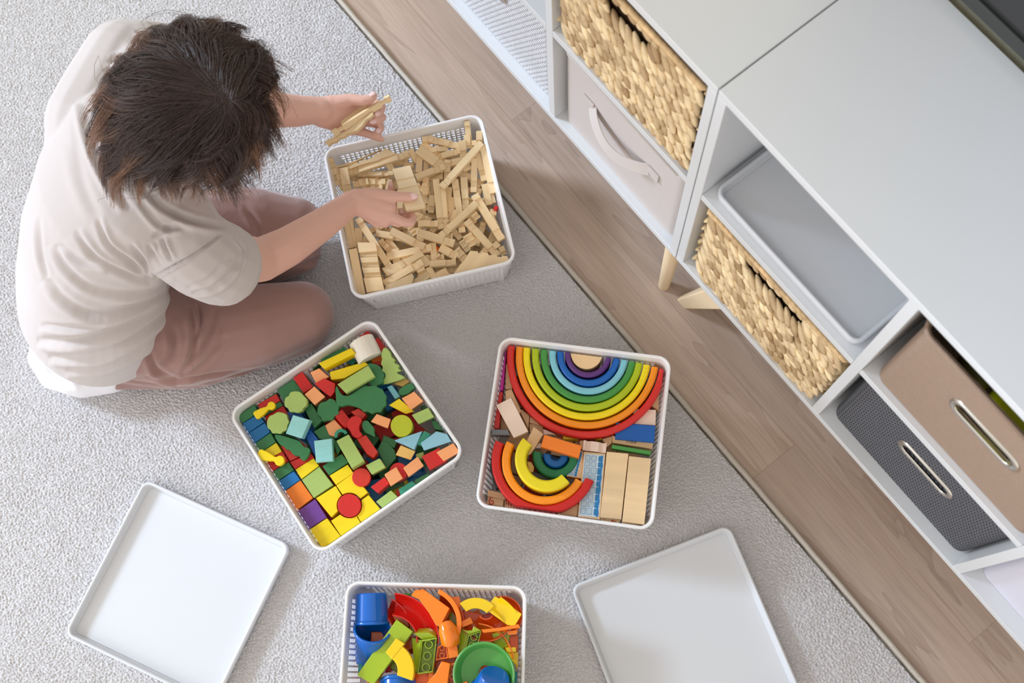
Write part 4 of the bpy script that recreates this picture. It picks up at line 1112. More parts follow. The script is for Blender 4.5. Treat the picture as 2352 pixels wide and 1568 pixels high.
# printed marks on the tiles: red numeral, red fence, black figures
def strokes(parent_label, F, z, lines, wd, m, name):
    ob = OB3[parent_label]; mb = MB()
    for L_ in lines:
        pts = [at(F[0] + x / F[2], F[1] + y / F[2], z + .0003) for x, y in L_]
        mb.sweep([(-wd, -.0003), (wd, -.0003), (wd, .0001), (-wd, .0001)], pts)
    mb.build(name, m, parent=ob, world=True)
M_RP = mat('print red', (196, 46, 30), .5); M_BP = mat('print black', (40, 36, 34), .5)
strokes('printed wooden tile with a red numeral in the lower left corner', F3, T3 - .03, [[(178,1262),(168,1285),(172,1306),(190,1310),(200,1298),(196,1284),(180,1288)], [(178,1262),(196,1258)]], .0011, M_RP, 'printed_numeral')
strokes('wooden tile printed with a red fence pattern, under the red small arch', F3, T3 - .03, [[(290,1285),(380,1325)], [(288,1300),(400,1342)], [(290,1275),(290,1318)], [(308,1284),(306,1325)], [(326,1290),(324,1332)], [(346,1300),(342,1340)], [(366,1312),(362,1346)]], .0007, M_RP, 'printed_fence')
strokes('printed tile with small red marks below the left plank', F3, T3 - .02, [[(1052,1426),(1050,1440)], [(1052,1426),(1064,1428),(1062,1436),(1052,1434),(1066,1444)], [(990,1416),(1006,1420)], [(1076,1430),(1070,1436),(1078,1444),(1068,1444)]], .0008, M_RP, 'printed_letters')
strokes('light wooden block with faint black figures below the blue one', F3, T3 - .012, [[(1158,850),(1166,858),(1158,866)], [(1174,852),(1186,856),(1178,864),(1176,870)], [(1196,856),(1190,864),(1198,872),(1206,862),(1198,856)], [(1216,858),(1212,866),(1222,874),(1228,862),(1218,858)]], .0005, M_BP, 'printed_numbers')
filler(b3M, 36, [M_OAK, M_PINE, 'red', M_OAK, 'blue', M_OAK], (.062, .072), 'wooden block deep in the rainbow basket, mostly buried', 'buried blocks in the rainbow basket')
filler(b3M, 36, [M_OAK, M_PINE], (.033, .034), 'wooden block deep in the rainbow basket, mostly buried', 'buried blocks in the rainbow basket')

# ------------------------------------------------------------------ building logs
CLAMP[0] = b1M
M_LOG = mat('log pine', (240, 212, 166), .5, bump=.25, bscale=260, var=.16, vscale=34, stretch=(.1, 1, 1), grain=.13)
FA = (730, 240, 6.817); FB = (940, 240, 6.817); FC = (780, 480, 6.817); FD = (960, 420, 6.533)
G1 = 'wooden building logs in the basket under the hands'
def log_mesh(L, w, h, kind):
    """notched log along x, top at z=0"""
    n = .0115 if L > .06 else L * .2; hd = .011 if L > .06 else L * .18
    a = L / 2; d = h * .27
    if kind == 'plain': xs = [(-a, 0), (a, 0)]
    elif kind == 'one': xs = [(-a, 0), (a - hd - n, 0), (a - hd - n, d), (a - hd, d), (a - hd, 0), (a, 0)]
    elif kind == 'multi':
        xs = [(-a, 0)]; k = max(2, int(L / .02)); p = L / k
        for i in range(k):
            x = -a + i * p
            xs += [(x + p * .55, 0), (x + p * .55, d), (x + p, d)] + ([(x + p, 0)] if i < k - 1 else [])
        xs[-1] = (a, d); xs.append((a, 0)) if False else None
    else: xs = [(-a, 0), (-a + hd, 0), (-a + hd, d), (-a + hd + n, d), (-a + hd + n, 0), (a - hd - n, 0), (a - hd - n, d), (a - hd, d), (a - hd, 0), (a, 0)]
    top = [(x, -w / 2, -q) for x, q in xs]; bot = [(x, -w / 2, -h + q) for x, q in xs]
    return MB().prism(top + bot[::-1], (0, w, 0))
def log(F, p0, p1, z0, z1, label, w=.0118, h=.0118, kind='notch', roll=0, m=None, cat='building log', name='building_log', ext=0):
    A = at(F[0] + p0[0] / F[2], F[1] + p0[1] / F[2], z0); B = at(F[0] + p1[0] / F[2], F[1] + p1[1] / F[2], z1)
    d = (B - A).normalized()
    if ext: B = B + d * ext
    A2 = clamp(A, A.z - h - .012); B2_ = clamp(B, B.z - h - .012)
    up = Vector((0, 0, 1)); x = (B2_ - A2).normalized()
    if abs(x.z) > .9: up = Vector((-.3, .5, .2))
    M = frame((A2 + B2_) / 2, x, (up - x * up.dot(x)))
    if roll: M = M @ Matrix.Translation((0, 0, -h / 2)) @ Matrix.Rotation(roll, 4, 'X') @ Matrix.Translation((0, 0, h / 2))
    o = log_mesh((B2_ - A2).length, w, h, kind).build(name, m or M_LOG, M=M, bevel=.0006, bseg=1)
    return tag(o, label, cat, G1)
H = PI / 2
LG = [
 # upper left quarter
 (FA, (465,1060), (1420,760), .118, .122, 'long notched log running below the stepped gable piece at the upper left', dict(w=.014)),
 (FA, (600,1085), (1180,1070), .108, .112, 'pale log lying level just left of the held plank', dict(w=.009)),
 (FA, (510,1140), (1130,1125), .098, .10, 'log lying directly under the level pale one left of the held plank', dict(w=.01)),
 (FA, (400,985), (470,1420), .128, .118, 'thick notched log standing out beside the left wall, near the corner', dict(w=.017, kind='one')),
 (FA, (170,840), (330,1260), .135, .112, 'flat board leaning in the upper left corner of the log basket', dict(w=.014)),
 (FA, (270,955), (385,1330), .124, .112, 'narrow log between the corner board and the thick notched one', dict(w=.009, kind='one')),
 (FA, (545,1245), (790,1195), .107, .107, 'short log with square heads above the wrist, left end', dict(w=.013)),
 (FA, (640,1205), (1060,1195), .103, .103, 'notched log above the back of the nearer hand', dict(w=.013)),
 (FA, (700,1275), (1010,1290), .10, .10, 'log half covered by the back of the nearer hand', dict(w=.012)),
 (FA, (1100,910), (1190,1080), .116, .106, 'short rounded log standing left of the held plank', dict(w=.013, kind='plain')),
 (FA, (1130,1170), (1090,1330), .112, .112, 'short pale log end beside the fingernail of the nearer hand', dict(w=.01, kind='plain')),
 (FA, (1150,900), (1400,860), .104, .104, 'log lying under the right end of the long upper left log', dict(w=.012, kind='one')),
 (FA, (1440,700), (1560,900), .112, .105, 'short log propped beyond the end of the long upper left log', dict(w=.012, kind='plain')),
 (FA, (1340,960), (1500,940), .098, .098, 'short log behind the top edge of the held plank', dict(w=.012, kind='plain')),
 (FA, (400,990), (620,920), .116, .12, 'thin log end by the gable piece, at its left tip', dict(w=.008, kind='plain')),
 # upper right quarter
 (FB, (1130,590), (500,1290), .137, .132, 'long pale log lying on top, aslant from the upper right wall', dict(w=.0135, kind='one')),
 (FB, (290,520), (800,650), .124, .12, 'log leaning on the far wall, sloping down to the right', dict(w=.0135)),
 (FB, (200,545), (380,520), .122, .122, 'short log end at the far wall beside the leaning log', dict(w=.012, kind='plain')),
 (FB, (140,690), (560,1000), .121, .118, 'wide notched board running down from the far wall, nearer one', dict(w=.021, kind='one')),
 (FB, (200,600), (560,880), .115, .112, 'wide notched board behind the nearer wide one at the far wall', dict(w=.014, kind='one')),
 (FB, (100,1130), (560,960), .119, .122, 'notched log crossing right of the held plank', dict(w=.0135, kind='one')),
 (FB, (640,910), (860,860), .117, .118, 'log piece continuing beyond the upright log head', dict(w=.014, kind='plain')),
 (FB, (500,800), (800,710), .12, .12, 'short log with a pale end at the far side, middle', dict(w=.0125, kind='one')),
 (FB, (300,720), (470,680), .117, .119, 'small log with a white end near the far wall, left one', dict(w=.011, kind='plain')),
 (FB, (430,690), (600,690), .119, .117, 'small log with a white end near the far wall, right one', dict(w=.011, kind='plain')),
 (FB, (900,255), (950,690), .139, .118, 'log standing up against the far wall near the corner, tallest one', dict(w=.0115)),
 (FB, (900,470), (920,640), .131, .122, 'short upright log in front of the tallest one at the far wall', dict(w=.012, kind='plain')),
 (FB, (825,560), (850,820), .130, .118, 'thick upright log at the left of the tallest one', dict(w=.0145, kind='one')),
 (FB, (1095,420), (1100,640), .136, .122, 'log standing in the far right corner of the log basket', dict(w=.0125, kind='one')),
 (FB, (1010,560), (1020,640), .128, .124, 'small log end in the far right corner', dict(w=.01, kind='plain')),
 (FB, (1145,640), (1310,1385), .131, .116, 'long log running along the right wall', dict(w=.0125, kind='one')),
 (FB, (1050,720), (1175,1190), .124, .115, 'notched log beside the one along the right wall', dict(w=.0125, kind='one')),
 (FB, (1180,1240), (1250,1568), .114, .107, 'pale log continuing below the notched one at the right wall', dict(w=.014, kind='plain')),
 (FB, (1020,840), (1005,1370), .124, .113, 'log ending in a square head, right of centre', dict(w=.0125, kind='one')),
 (FB, (840,1010), (960,960), .11, .112, 'small log with a dark end under the long top log', dict(w=.013, kind='plain')),
 (FB, (760,1060), (1060,1200), .105, .104, 'log passing under the square headed one', dict(w=.014, kind='one')),
 (FB, (1050,1340), (1130,1360), .105, .105, 'small cube shaped log end beside the square headed log', dict(w=.012, kind='plain')),
 (FB, (160,800), (150,1060), .112, .106, 'upright log left of the wide boards', dict(w=.013, kind='plain')),
 (FB, (270,880), (260,1060), .108, .104, 'upright log below the wide boards', dict(w=.011, kind='plain')),
 (FB, (600,860), (590,1180), .125, .11, 'upright log with a square head crossing the slanting log', dict(w=.0125, kind='notch')),
 (FB, (480,1050), (470,1180), .106, .103, 'wide dark log behind the head of the crossing one', dict(w=.016, kind='plain')),
 (FB, (250,1110), (270,1400), .114, .108, 'pale notched log just right of the held plank', dict(w=.0125, kind='notch', roll=.5)),
 (FB, (350,1100), (340,1568), .102, .098, 'thin log behind the pale notched one by the held plank', dict(w=.0095, kind='plain')),
 # centre running down
 (FD, (268,-60), (345,690), .119, .108, 'broad pale plank log in the middle of the basket, left one', dict(w=.013, kind='one')),
 (FD, (370,60), (420,690), .116, .107, 'broad pale plank log in the middle of the basket, right one', dict(w=.0115, kind='one')),
 (FD, (550,-60), (665,740), .118, .106, 'long log with a narrow neck at its lower end, centre right', dict(w=.0135, kind='notch')),
 (FD, (685,-90), (720,400), .118, .11, 'log with a square head right of the centre one', dict(w=.0135, kind='one')),
 (FD, (470,60), (440,430), .105, .10, 'darker log between the centre planks', dict(w=.0125, kind='plain')),
 (FD, (530,210), (480,600), .103, .098, 'narrow log sloping left between the centre planks', dict(w=.0115, kind='plain')),
 (FD, (215,180), (195,450), .106, .098, 'log with a square end left of the broad planks', dict(w=.0125, kind='one')),
 (FD, (880,290), (330,800), .126, .118, 'long pale log lying aslant across the lower right quarter', dict(w=.0135, kind='one')),
 (FD, (850,170), (1260,850), .124, .112, 'longest notched log at the lower right, running to the corner', dict(w=.0155, kind='notch')),
 (FD, (1090,480), (1200,700), .112, .106, 'log half behind the longest notched one', dict(w=.011, kind='one')),
 (FD, (725,560), (1200,1090), .117, .108, 'tan log with necked ends right of the centre', dict(w=.0145, kind='notch')),
 (FD, (790,400), (900,540), .116, .110, 'short grooved block by the end of the aslant log', dict(w=.015, kind='notch')),
 (FD, (760,480), (860,600), .108, .104, 'short block beneath the short grooved one', dict(w=.011, kind='plain')),
 (FD, (650,860), (760,1020), .112, .106, 'small necked log at the lower centre', dict(w=.0125, kind='notch')),
 (FD, (735,770), (835,940), .113, .107, 'three stepped short block at the lower centre', dict(w=.0195, kind='notch')),
 (FD, (0,730), (545,900), .122, .116, 'long log pointing to the lower centre from under the nearer hand', dict(w=.0145, kind='one')),
 (FD, (0,600), (300,600), .118, .118, 'pale notched log with a bright top right of the fingers', dict(w=.0125, kind='one')),
 (FD, (20,490), (190,560), .112, .11, 'small necked log under the corner of the held plank', dict(w=.012, kind='multi')),
 (FD, (360,790), (520,790), .109, .109, 'small two headed log at the tip of the aslant log', dict(w=.0115, kind='notch')),
 (FD, (330,960), (590,1100), .11, .106, 'tapering log ending near the orange bead', dict(w=.016, kind='one')),
 (FD, (570,990), (720,1160), .108, .103, 'notched short log between the plate and the tapering log', dict(w=.017, kind='notch')),
 (FD, (110,1120), (395,1100), .104, .104, 'notched short log under the gable piece point', dict(w=.012, kind='notch')),
 (FD, (170,1210), (570,1180), .108, .108, 'level log with faint joints beside the large plate', dict(w=.0125, kind='one')),
 (FD, (150,1260), (260,1450), .104, .1, 'short log with a bright end by the near wall', dict(w=.0125, kind='plain')),
 (FD, (20,1420), (140,1330), .102, .102, 'log by the near wall left of the short bright one', dict(w=.014, kind='plain')),
 (FD, (270,1400), (440,1310), .1, .1, 'log by the near wall right of the short bright one', dict(w=.0145, kind='plain')),
 (FD, (360,1430), (500,1385), .106, .106, 'log end touching the near wall, next to the large plate', dict(w=.01, kind='plain')),
 (FD, (1100,170), (1130,300), .108, .106, 'log by the right wall above the red piece', dict(w=.0115, kind='plain')),
 (FD, (1080,430), (1180,440), .11, .108, 'dark square log end at the right wall', dict(w=.012, kind='plain')),
 (FD, (1250,960), (1290,1080), .11, .102, 'mushroom headed log at the right wall near the plate', dict(w=.012, kind='one')),
 (FD, (1130,960), (1210,900), .11, .11, 'small pale log head below the longest notched log', dict(w=.013, kind='plain')),
 # lower left quarter
 (FC, (285,140), (800,930), .121, .113, 'long pale log running down from the wrist to the gable piece', dict(w=.0135, kind='notch')),
 (FC, (560,370), (1020,450), .109, .106, 'dark gold log with a white notch below the nearer hand', dict(w=.0135, kind='one')),
 (FC, (800,330), (1330,590), .118, .113, 'pale smooth log pointing down right from the nearer hand', dict(w=.0145, kind='one')),
 (FC, (740,740), (1440,590), .111, .112, 'log rising to the right, meeting the pale smooth one', dict(w=.0145, kind='one')),
 (FC, (630,480), (820,690), .106, .102, 'short notched log between the long pale one and the smooth one', dict(w=.012, kind='notch')),
 (FC, (740,470), (910,680), .099, .096, 'golden log deep below the smooth pale one', dict(w=.0135, kind='plain')),
 (FC, (90,170), (190,610), .121, .112, 'log standing at the left wall below the forearm, outer one', dict(w=.0115, kind='plain')),
 (FC, (165,120), (225,600), .119, .11, 'log standing at the left wall below the forearm, inner one', dict(w=.0095, kind='plain')),
 (FC, (295,290), (295,620), .117, .106, 'round topped log above the stepped stair block', dict(w=.0155, kind='plain')),
 (FC, (410,430), (400,530), .113, .11, 'small white cube log above the stepped stair block', dict(w=.012, kind='plain')),
 (FC, (205,620), (340,1340), .128, .112, 'tall board standing left of the stepped stair block', dict(w=.0165, kind='plain')),
 (FC, (690,1165), (1300,820), .113, .117, 'golden log between the gable piece and the thin roof board', dict(w=.0145, kind='one')),
 (FC, (1200,960), (1320,900), .11, .11, 'small log end beside the golden log', dict(w=.013, kind='plain')),
 (FC, (1150,1170), (1400,1010), .104, .104, 'log beside the thin roof board by the near wall', dict(w=.0145, kind='plain')),
 (FC, (500,1310), (700,1290), .1, .1, 'log end at the near wall under the stepped stair block', dict(w=.01, kind='plain')),
 (FC, (850,800), (1080,730), .1, .1, 'log in the shade under the gable piece', dict(w=.011, kind='one')),
]
for F, a, b, z0, z1, lab, op in LG:
    log(F, a, b, z0, z1, lab, **op)
# stepped and flat pieces
def piece(F, pts, z, dep, label, tilt=None, name='wooden_piece'):
    return slab(name, pts, F, z, dep, M_LOG, label, cat='wooden piece', group=G1, tilt=tilt, bevel=.0005)
piece(FA, [(430,1005),(610,905),(650,925),(640,900),(745,850),(765,870),(840,835),(890,790),(895,770),(955,760),(1060,680),(1225,770),(1050,830),(985,850),(940,880),(800,910),(690,940),(440,1030)], .125, .011, 'stepped gable piece leaning on the far wall at the upper left', tilt=(110,.3))
piece(FA, [(290,960),(420,930),(600,870),(680,830),(900,740),(1000,690),(980,715),(760,810),(620,880),(430,960),(310,985)], .122, .009, 'thin stepped strip behind the stepped gable piece', tilt=(110,.2))
piece(FC, [(660,925),(800,870),(900,830),(1040,770),(1270,652),(1400,800),(1440,860),(1200,960),(980,950),(870,1000),(750,1052)], .112, .011, 'gable shaped board with steps at the lower left', tilt=(150,.12))
piece(FC, [(905,832),(965,800),(1040,890),(975,930)], .1155, .004, 'small raised step on the gable shaped board', tilt=(150,.12))
piece(FC, [(1045,770),(1270,652),(1330,720),(1110,850)], .1165, .004, 'raised upper step on the gable shaped board', tilt=(150,.12))
piece(FC, [(700,1275),(730,1195),(1135,1005),(1165,1060),(1118,1200)], .118, .006, 'thin pale roof board at the near wall, lower left', tilt=(120,.15))
piece(FD, [(540,1390),(640,1250),(700,1190),(740,1125),(792,1042),(905,1052),(912,1080),(955,1085),(962,1066),(1062,1080),(1062,1108),(1108,1112),(1116,1092),(1190,1100),(1188,1130),(1260,1140),(1268,1116),(1342,1122),(1378,1190),(1330,1225),(1240,1250)], .131, .007, 'large flat plate with a stepped edge and a dark knot in the near right corner', tilt=(90,.1))
# knot
_kp = at(FD[0] + 745 / FD[2], FD[1] + 1268 / FD[2], .1325)
# stair block with stacked shingle steps
ST = [((280,520),(565,520),(588,655),(300,680)), ((315,690),(588,668),(592,740),(322,752)), ((320,756),(592,742),(605,828),(342,838)), ((352,845),(605,832),(618,895),(350,912)), ((345,915),(618,900),(632,985),(375,1000)), ((385,1005),(632,990),(650,1055),(388,1075)), ((375,1078),(652,1060),(700,1270),(425,1300))]
zt = [.130, .1245, .128, .1225, .126, .1205, .124]
P0 = [plane_pts(s, FC, z, None)[0] for s, z in zip(ST, zt)]
t = empty('stair_block', frame(P0[0][0], P0[0][1] - P0[0][0]), 'stepped stair shaped block of stacked shingles at the lower left of the logs', 'wooden piece', G1)
for i, P in enumerate(P0):
    P = [clamp(p, p.z - .05) for p in P]
    MB().prism(P, (0, 0, -.03 + .001 * i)).build('step', M_LOG, parent=t, world=True, bevel=.0005)
blob('bead', at(FD[0] + 245 / FD[2], FD[1] + 1010 / FD[2], .098), .009, mat('orange bead', (240, 110, 10), .35), 'orange bead among the logs, lower centre of the basket', 'bead', 1, 1.2, .8)
log(FD, (1140,365), (1190,385), .112, .112, 'small red piece at the right wall among the logs', w=.01, kind='plain', m=PNT['red'], cat='block', name='wooden_block')
# buried logs underneath
rnd = random.Random(11)
for k in range(215):
    lay = k % 5
    z = .036 + lay * .0172
    L = rnd.choice([.03, .045, .06, .09, .11]) if lay < 4 else rnd.choice([.02, .03, .045, .06])
    a = rnd.uniform(0, PI); r = .143 - .012 * (1 - z / BH)
    ux, uy = abs(math.cos(a)) * L / 2, abs(math.sin(a)) * L / 2
    x = rnd.uniform(-1, 1) * (r - ux - .006); y = rnd.uniform(-1, 1) * (r - uy - .006)
    lo = Vector((.04, -.04))
    if lay == 4: x, y = rnd.uniform(-.125, .125), rnd.uniform(-.125, .125); L = min(L, .05); 
    M = b1M @ Matrix.Translation((x, y, z - BZ + .0)) @ Matrix.Rotation(a, 4, 'Z') @ Matrix.Rotation(rnd.uniform(-.12, .12) if lay < 4 else rnd.uniform(-.3, .3), 4, 'Y')
    if lay == 4 and max(abs(x) + ux, abs(y) + uy) > .138: continue
    tag(log_mesh(L, .015 if lay < 3 else .012, .012, rnd.choice(['notch', 'one', 'plain'])).build('building_log', M_LOG, M=M, bevel=.0005, bseg=1), 'pale wooden log deep in the log basket, mostly buried by other logs', 'building log', 'buried building logs')

# ------------------------------------------------------------------ plastic marble run parts
CLAMP[0] = b4M
F4 = (760, 1300, 4.9)
G4 = 'plastic marble run parts in the basket at the bottom edge'
def glossy(n, rgb): return mat('gloss ' + n, rgb, .22, coat=.3)
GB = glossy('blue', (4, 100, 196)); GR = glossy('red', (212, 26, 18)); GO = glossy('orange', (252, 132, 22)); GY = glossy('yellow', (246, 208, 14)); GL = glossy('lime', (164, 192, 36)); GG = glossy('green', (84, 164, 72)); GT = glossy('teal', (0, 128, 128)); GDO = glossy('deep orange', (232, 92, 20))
def w4(x, y, z): return at(F4[0] + x / F4[2], F4[1] + y / F4[2], z)
def cup(rim, base, zr, zb, r0, r1, label, m=None):
    """cup from rim centre to base centre (crop coords + heights)"""
    A = w4(*rim, zr); B = w4(*base, zb)
    ax = (B - A); L = ax.length
    t = empty('plastic_cup', frame(A, Vector((.3, .9, .1)), ax), label, 'cup', G4)
    w = .0018
    pr = [(r0, 0), (r1, L - .002), (r1 - .002, L), (0.0001, L), (0.0001, L - w), (r1 - w - .001, L - w), (r0 - w, 0)]
    MB().lathe(pr, 48).build('cup_wall', m or GB, parent=t, smooth=True, autos=True)
    MB().lathe([(r0 - w, -.001), (r0 + .0015, -.001), (r0 + .0022, .0015), (r0 + .0015, .004), (r0 - .0002, .006), (r0 - w, .004)], 48).build('cup_rim', m or GB, parent=t, smooth=True)
    return t
cup((459, 650), (455, 300), .108, .112, .0305, .0278, 'blue plastic cup lying on its side in the corner of the marble run basket')
cup((468, 712), (425, 1060), .128, .075, .0315, .024, 'blue plastic cup with its open mouth facing up, left of the lime beam')
cup((752, 1300), (735, 1600), .098, .116, .031, .026, 'blue plastic cup lying at the bottom edge, below the yellow curve')
cup((1790, 1420), (1850, 1235), .135, .160, .034, .026, 'blue plastic cup lying in the green dish at the bottom edge')
def bar4(pts, z, dep, m, label, name='track_part', tilt=None):
    return slab(name, pts, F4, z, dep, m, label, cat='toy part', group=G4, tilt=tilt, bevel=.0012)
bar4([(740,597), (922,735), (478,1335), (292,1225)], .128, .024, GL, 'long lime green square beam lying aslant from the lower left corner', tilt=(50,.03), name='track_beam')
def brick4(face, z, dep, m, label, ntube=3, tilt=None):
    """hollow brick seen from below: frame walls with tubes inside"""
    P, n, c = plane_pts(face, F4, z, tilt)
    t = empty('track_brick', frame(c, P[1] - P[0], n), label, 'toy part', G4)
    k = len(P); inn = []
    for p in P: inn.append(c + (p - c) * .88 if False else p + (c - p).normalized() * .003)
    R = [[p - n * dep for p in P], P, inn, [p - n * (dep - .003) for p in inn]]
    MB().rings(R).build('brick_shell', m, parent=t, world=True, bevel=.0003)
    a = (P[0] + P[1]) / 2; b = (P[2] + P[3]) / 2
    rr = (P[1] - P[0]).length * .27
    for i in range(ntube):
        q = a + (b - a) * ((i + .5) / ntube) - n * .002
        M = frame(q, P[1] - P[0], n)
        tb = MB().lathe([(rr, 0), (rr, -dep + .004), (rr - .0014, -dep + .004), (rr - .0014, 0)], 28, M).build('inner_tube', m, parent=t, world=True, smooth=True, autos=True)
    return t
brick4([(1022,828),(1192,800),(1146,1195),(975,1215)], .127, .02, GL, 'lime green brick with three round tubes showing, left of the orange parts')
bar4([(922,755),(1100,745),(1192,800),(1022,828)], .124, .02, GL, 'lime green top end of the left tubed brick', tilt=(90,.5))
bar4([(905,800),(1018,830),(972,1212),(940,1150)], .119, .02, GL, 'lime green slanted side part of the left tubed brick', tilt=(0,.3))
brick4([(1548,770),(1692,725),(1628,1010),(1480,1080)], .127, .018, GL, 'lime green brick with three round tubes showing, right of the orange parts')
bar4([(1470,705),(1530,722),(1590,720),(1605,672),(1692,722),(1548,768)], .130, .02, GL, 'lime green notched top end of the right tubed brick')
bar4([(1465,705),(1548,770),(1478,1078),(1425,1020),(1440,860)], .118, .02, GL, 'lime green side part of the right tubed brick', tilt=(0,.2))
def channel(cx, cy, r, a0, a1, z0, z1, w, d, m, label, th=.0022, n=30, name='track_curve', deep=.9):
    """curved open channel (U section) around (cx, cy), radius r in crop px"""
    C = [w4(cx + r * math.cos(math.radians(a0 + (a1 - a0) * k / n)), cy - r * math.sin(math.radians(a0 + (a1 - a0) * k / n)), z0 + (z1 - z0) * k / n) for k in range(n + 1)]
    pr = []
    K = 10
    for k in range(K + 1):
        a = PI + PI * k / K
        pr.append((math.cos(a) * w / 2, math.sin(a) * d))
    inner = [((abs(x) - th) * (1 if x > 0 else -1) if abs(x) > th else x, y + th if y < -.001 else y) for x, y in pr]
    prof = pr + inner[::-1]
    c = C[len(C) // 2]
    t = MB().sweep([(x, y) for x, y in prof], C)
    o = t.build(name, m, M=frame(c, C[-1] - C[0]), world=True, smooth=True, autos=True)
    return tag(o, label, 'toy part', G4)
def arcblk(cx, cy, ro, ri, a0, a1, z, dep, m, label, tilt=None, name='track_curve'):
    P, nv, c = plane_pts(ring(cx, cy, ro, ri, a0, a1, 20), F4, z, tilt)
    Mf = frame(c, P[1] - P[0], nv)
    return tag(MB().prism(P, -nv * dep).build(name, m, M=Mf, world=True, bevel=.001), label, 'toy part', G4)
channel(690, 830, 400, 88, -5, .133, .122, .040, .026, GR, 'glossy red curved open channel at the top of the marble run basket')
channel(470, 760, 340, 62, -8, .116, .106, .034, .026, GR, 'glossy red curved channel in shade, beside the lying blue cup')
bar4([(1040,255),(1335,470),(1230,682),(1180,660),(1100,520),(990,370),(900,330),(950,265),(1000,262)], .134, .028, GO, 'orange sloped block with a rounded hollow end at the top', tilt=(300,.08))
arcblk(1050, 640, 420, 366, 66, -26, .136, .022, GO, 'thin orange curved rim right of the sloped block')
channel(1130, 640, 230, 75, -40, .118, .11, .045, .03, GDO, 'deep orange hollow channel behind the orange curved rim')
bar4([(1345,345),(1440,340),(1465,410),(1455,480),(1400,430)], .118, .02, GO, 'small orange cube at the far wall')
arcblk(1630, 640, 285, 165, 130, 42, .130, .026, GY, 'translucent-looking yellow curved block at the far wall', tilt=(100,.1))
bar4([(1735,480),(1845,335),(1905,365),(2148,535),(2068,672),(1985,660)], .128, .004, GY, 'glossy yellow chute at the right, its floor', tilt=(300,.12), name='track_chute')
halfc = channel(1560, 900, 560, 58, 36, .138, .132, .030, .016, GY, 'glossy yellow half pipe on the right, under the far corner')
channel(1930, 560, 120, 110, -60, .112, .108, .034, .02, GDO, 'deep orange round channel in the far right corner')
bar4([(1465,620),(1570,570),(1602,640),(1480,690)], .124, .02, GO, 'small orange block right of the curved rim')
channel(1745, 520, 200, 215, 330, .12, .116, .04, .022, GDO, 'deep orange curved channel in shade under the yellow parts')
bar4([(1690,712),(1900,690),(2110,650),(2135,700),(2100,695),(1900,730),(1720,752)], .132, .012, GO, 'orange long curved strip below the yellow chute')
bar4([(1980,730),(2105,712),(2090,765),(1995,775)], .125, .02, GO, 'small orange block under the long orange strip')
bar4([(1812,760),(1985,728),(2010,790),(1990,905),(1900,930),(1830,850)], .108, .02, GL, 'lime green plate under the orange strip at the right', tilt=(90,.1))
bar4([(2005,790),(2105,770),(2105,960),(2015,905)], .1, .02, GDO, 'deep orange block at the right wall')
bar4([(1958,912),(2080,910),(2085,965),(1985,968)], .112, .02, GY, 'yellow cube at the right wall, upper of two')
bar4([(1988,966),(2108,966),(2102,1168),(2072,1100),(2020,1040)], .106, .02, GY, 'yellow cube at the right wall, lower of two')
bar4([(2075,1180),(2098,1180),(2090,1400),(2060,1400)], .09, .02, GT, 'teal piece at the right wall near the bottom edge')
bar4([(312,1082),(380,1085),(330,1200),(300,1195)], .10, .02, GT, 'teal piece at the left wall beside the lime beam')
channel(1620, 1080, 280, 85, 5, .116, .112, .05, .022, GO, 'orange wide curved channel above the green dish')
# yellow quarter curve at lower left
arcblk(590, 1170, 345, 160, 65, -20, .150, .022, GY, 'yellow quarter curve lying on the lime beam')
bar4([(735,808),(830,870),(690,1040),(612,970)], .151, .02, GY, 'yellow straight end of the quarter curve on the lime beam')
# orange elbow tube
path = [w4(x, y, z) for x, y, z in ((1290, 650, .132), (1315, 720, .136), (1340, 790, .134), (1345, 850, .128))]
o = MB().tube(path, [.012, .0165, .0175, .017], 28).build('track_elbow', GO, M=frame(path[1], path[2] - path[1]), world=True, smooth=True, autos=True); tag(o, 'glossy orange elbow tube in the middle of the basket', 'toy part', G4)
bar4([(1305,830),(1405,815),(1442,1015),(1325,1040)], .131, .026, GO, 'orange block below the elbow tube')
brick4([(1200,905),(1300,850),(1320,1035),(1180,1060)], .12, .018, GO, 'orange brick with tubes showing, left of the orange block', 2)
bar4([(1245,1068),(1345,1095),(1300,1400),(1080,1400),(1080,1310),(1180,1200)], .138, .03, GO, 'large orange sloped block at the bottom edge', tilt=(90,.05))
brick4([(1335,1100),(1440,1070),(1380,1400),(1290,1400)], .125, .018, GO, 'orange brick with tubes at the bottom edge, beside the sloped block', 3)
bar4([(1100,1200),(1160,1195),(1130,1290),(1090,1290)], .118, .02, GO, 'small orange piece left of the large sloped block')
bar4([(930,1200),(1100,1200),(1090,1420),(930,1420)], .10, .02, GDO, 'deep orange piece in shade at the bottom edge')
bar4([(1475,1310),(1530,1288),(1550,1340),(1500,1400)], .14, .02, GO, 'small orange piece at the rim of the green dish')
bar4([(885,590),(945,620),(950,745),(890,730)], .108, .02, GL, 'lime green small piece between red curve and lime brick')
bar4([(722,318),(770,305),(800,420),(760,400)], .11, .02, GG, 'green piece behind the glossy red curve')
bar4([(820,300),(905,302),(900,330),(840,330)], .115, .02, GG, 'green piece at the far wall behind the red curve')
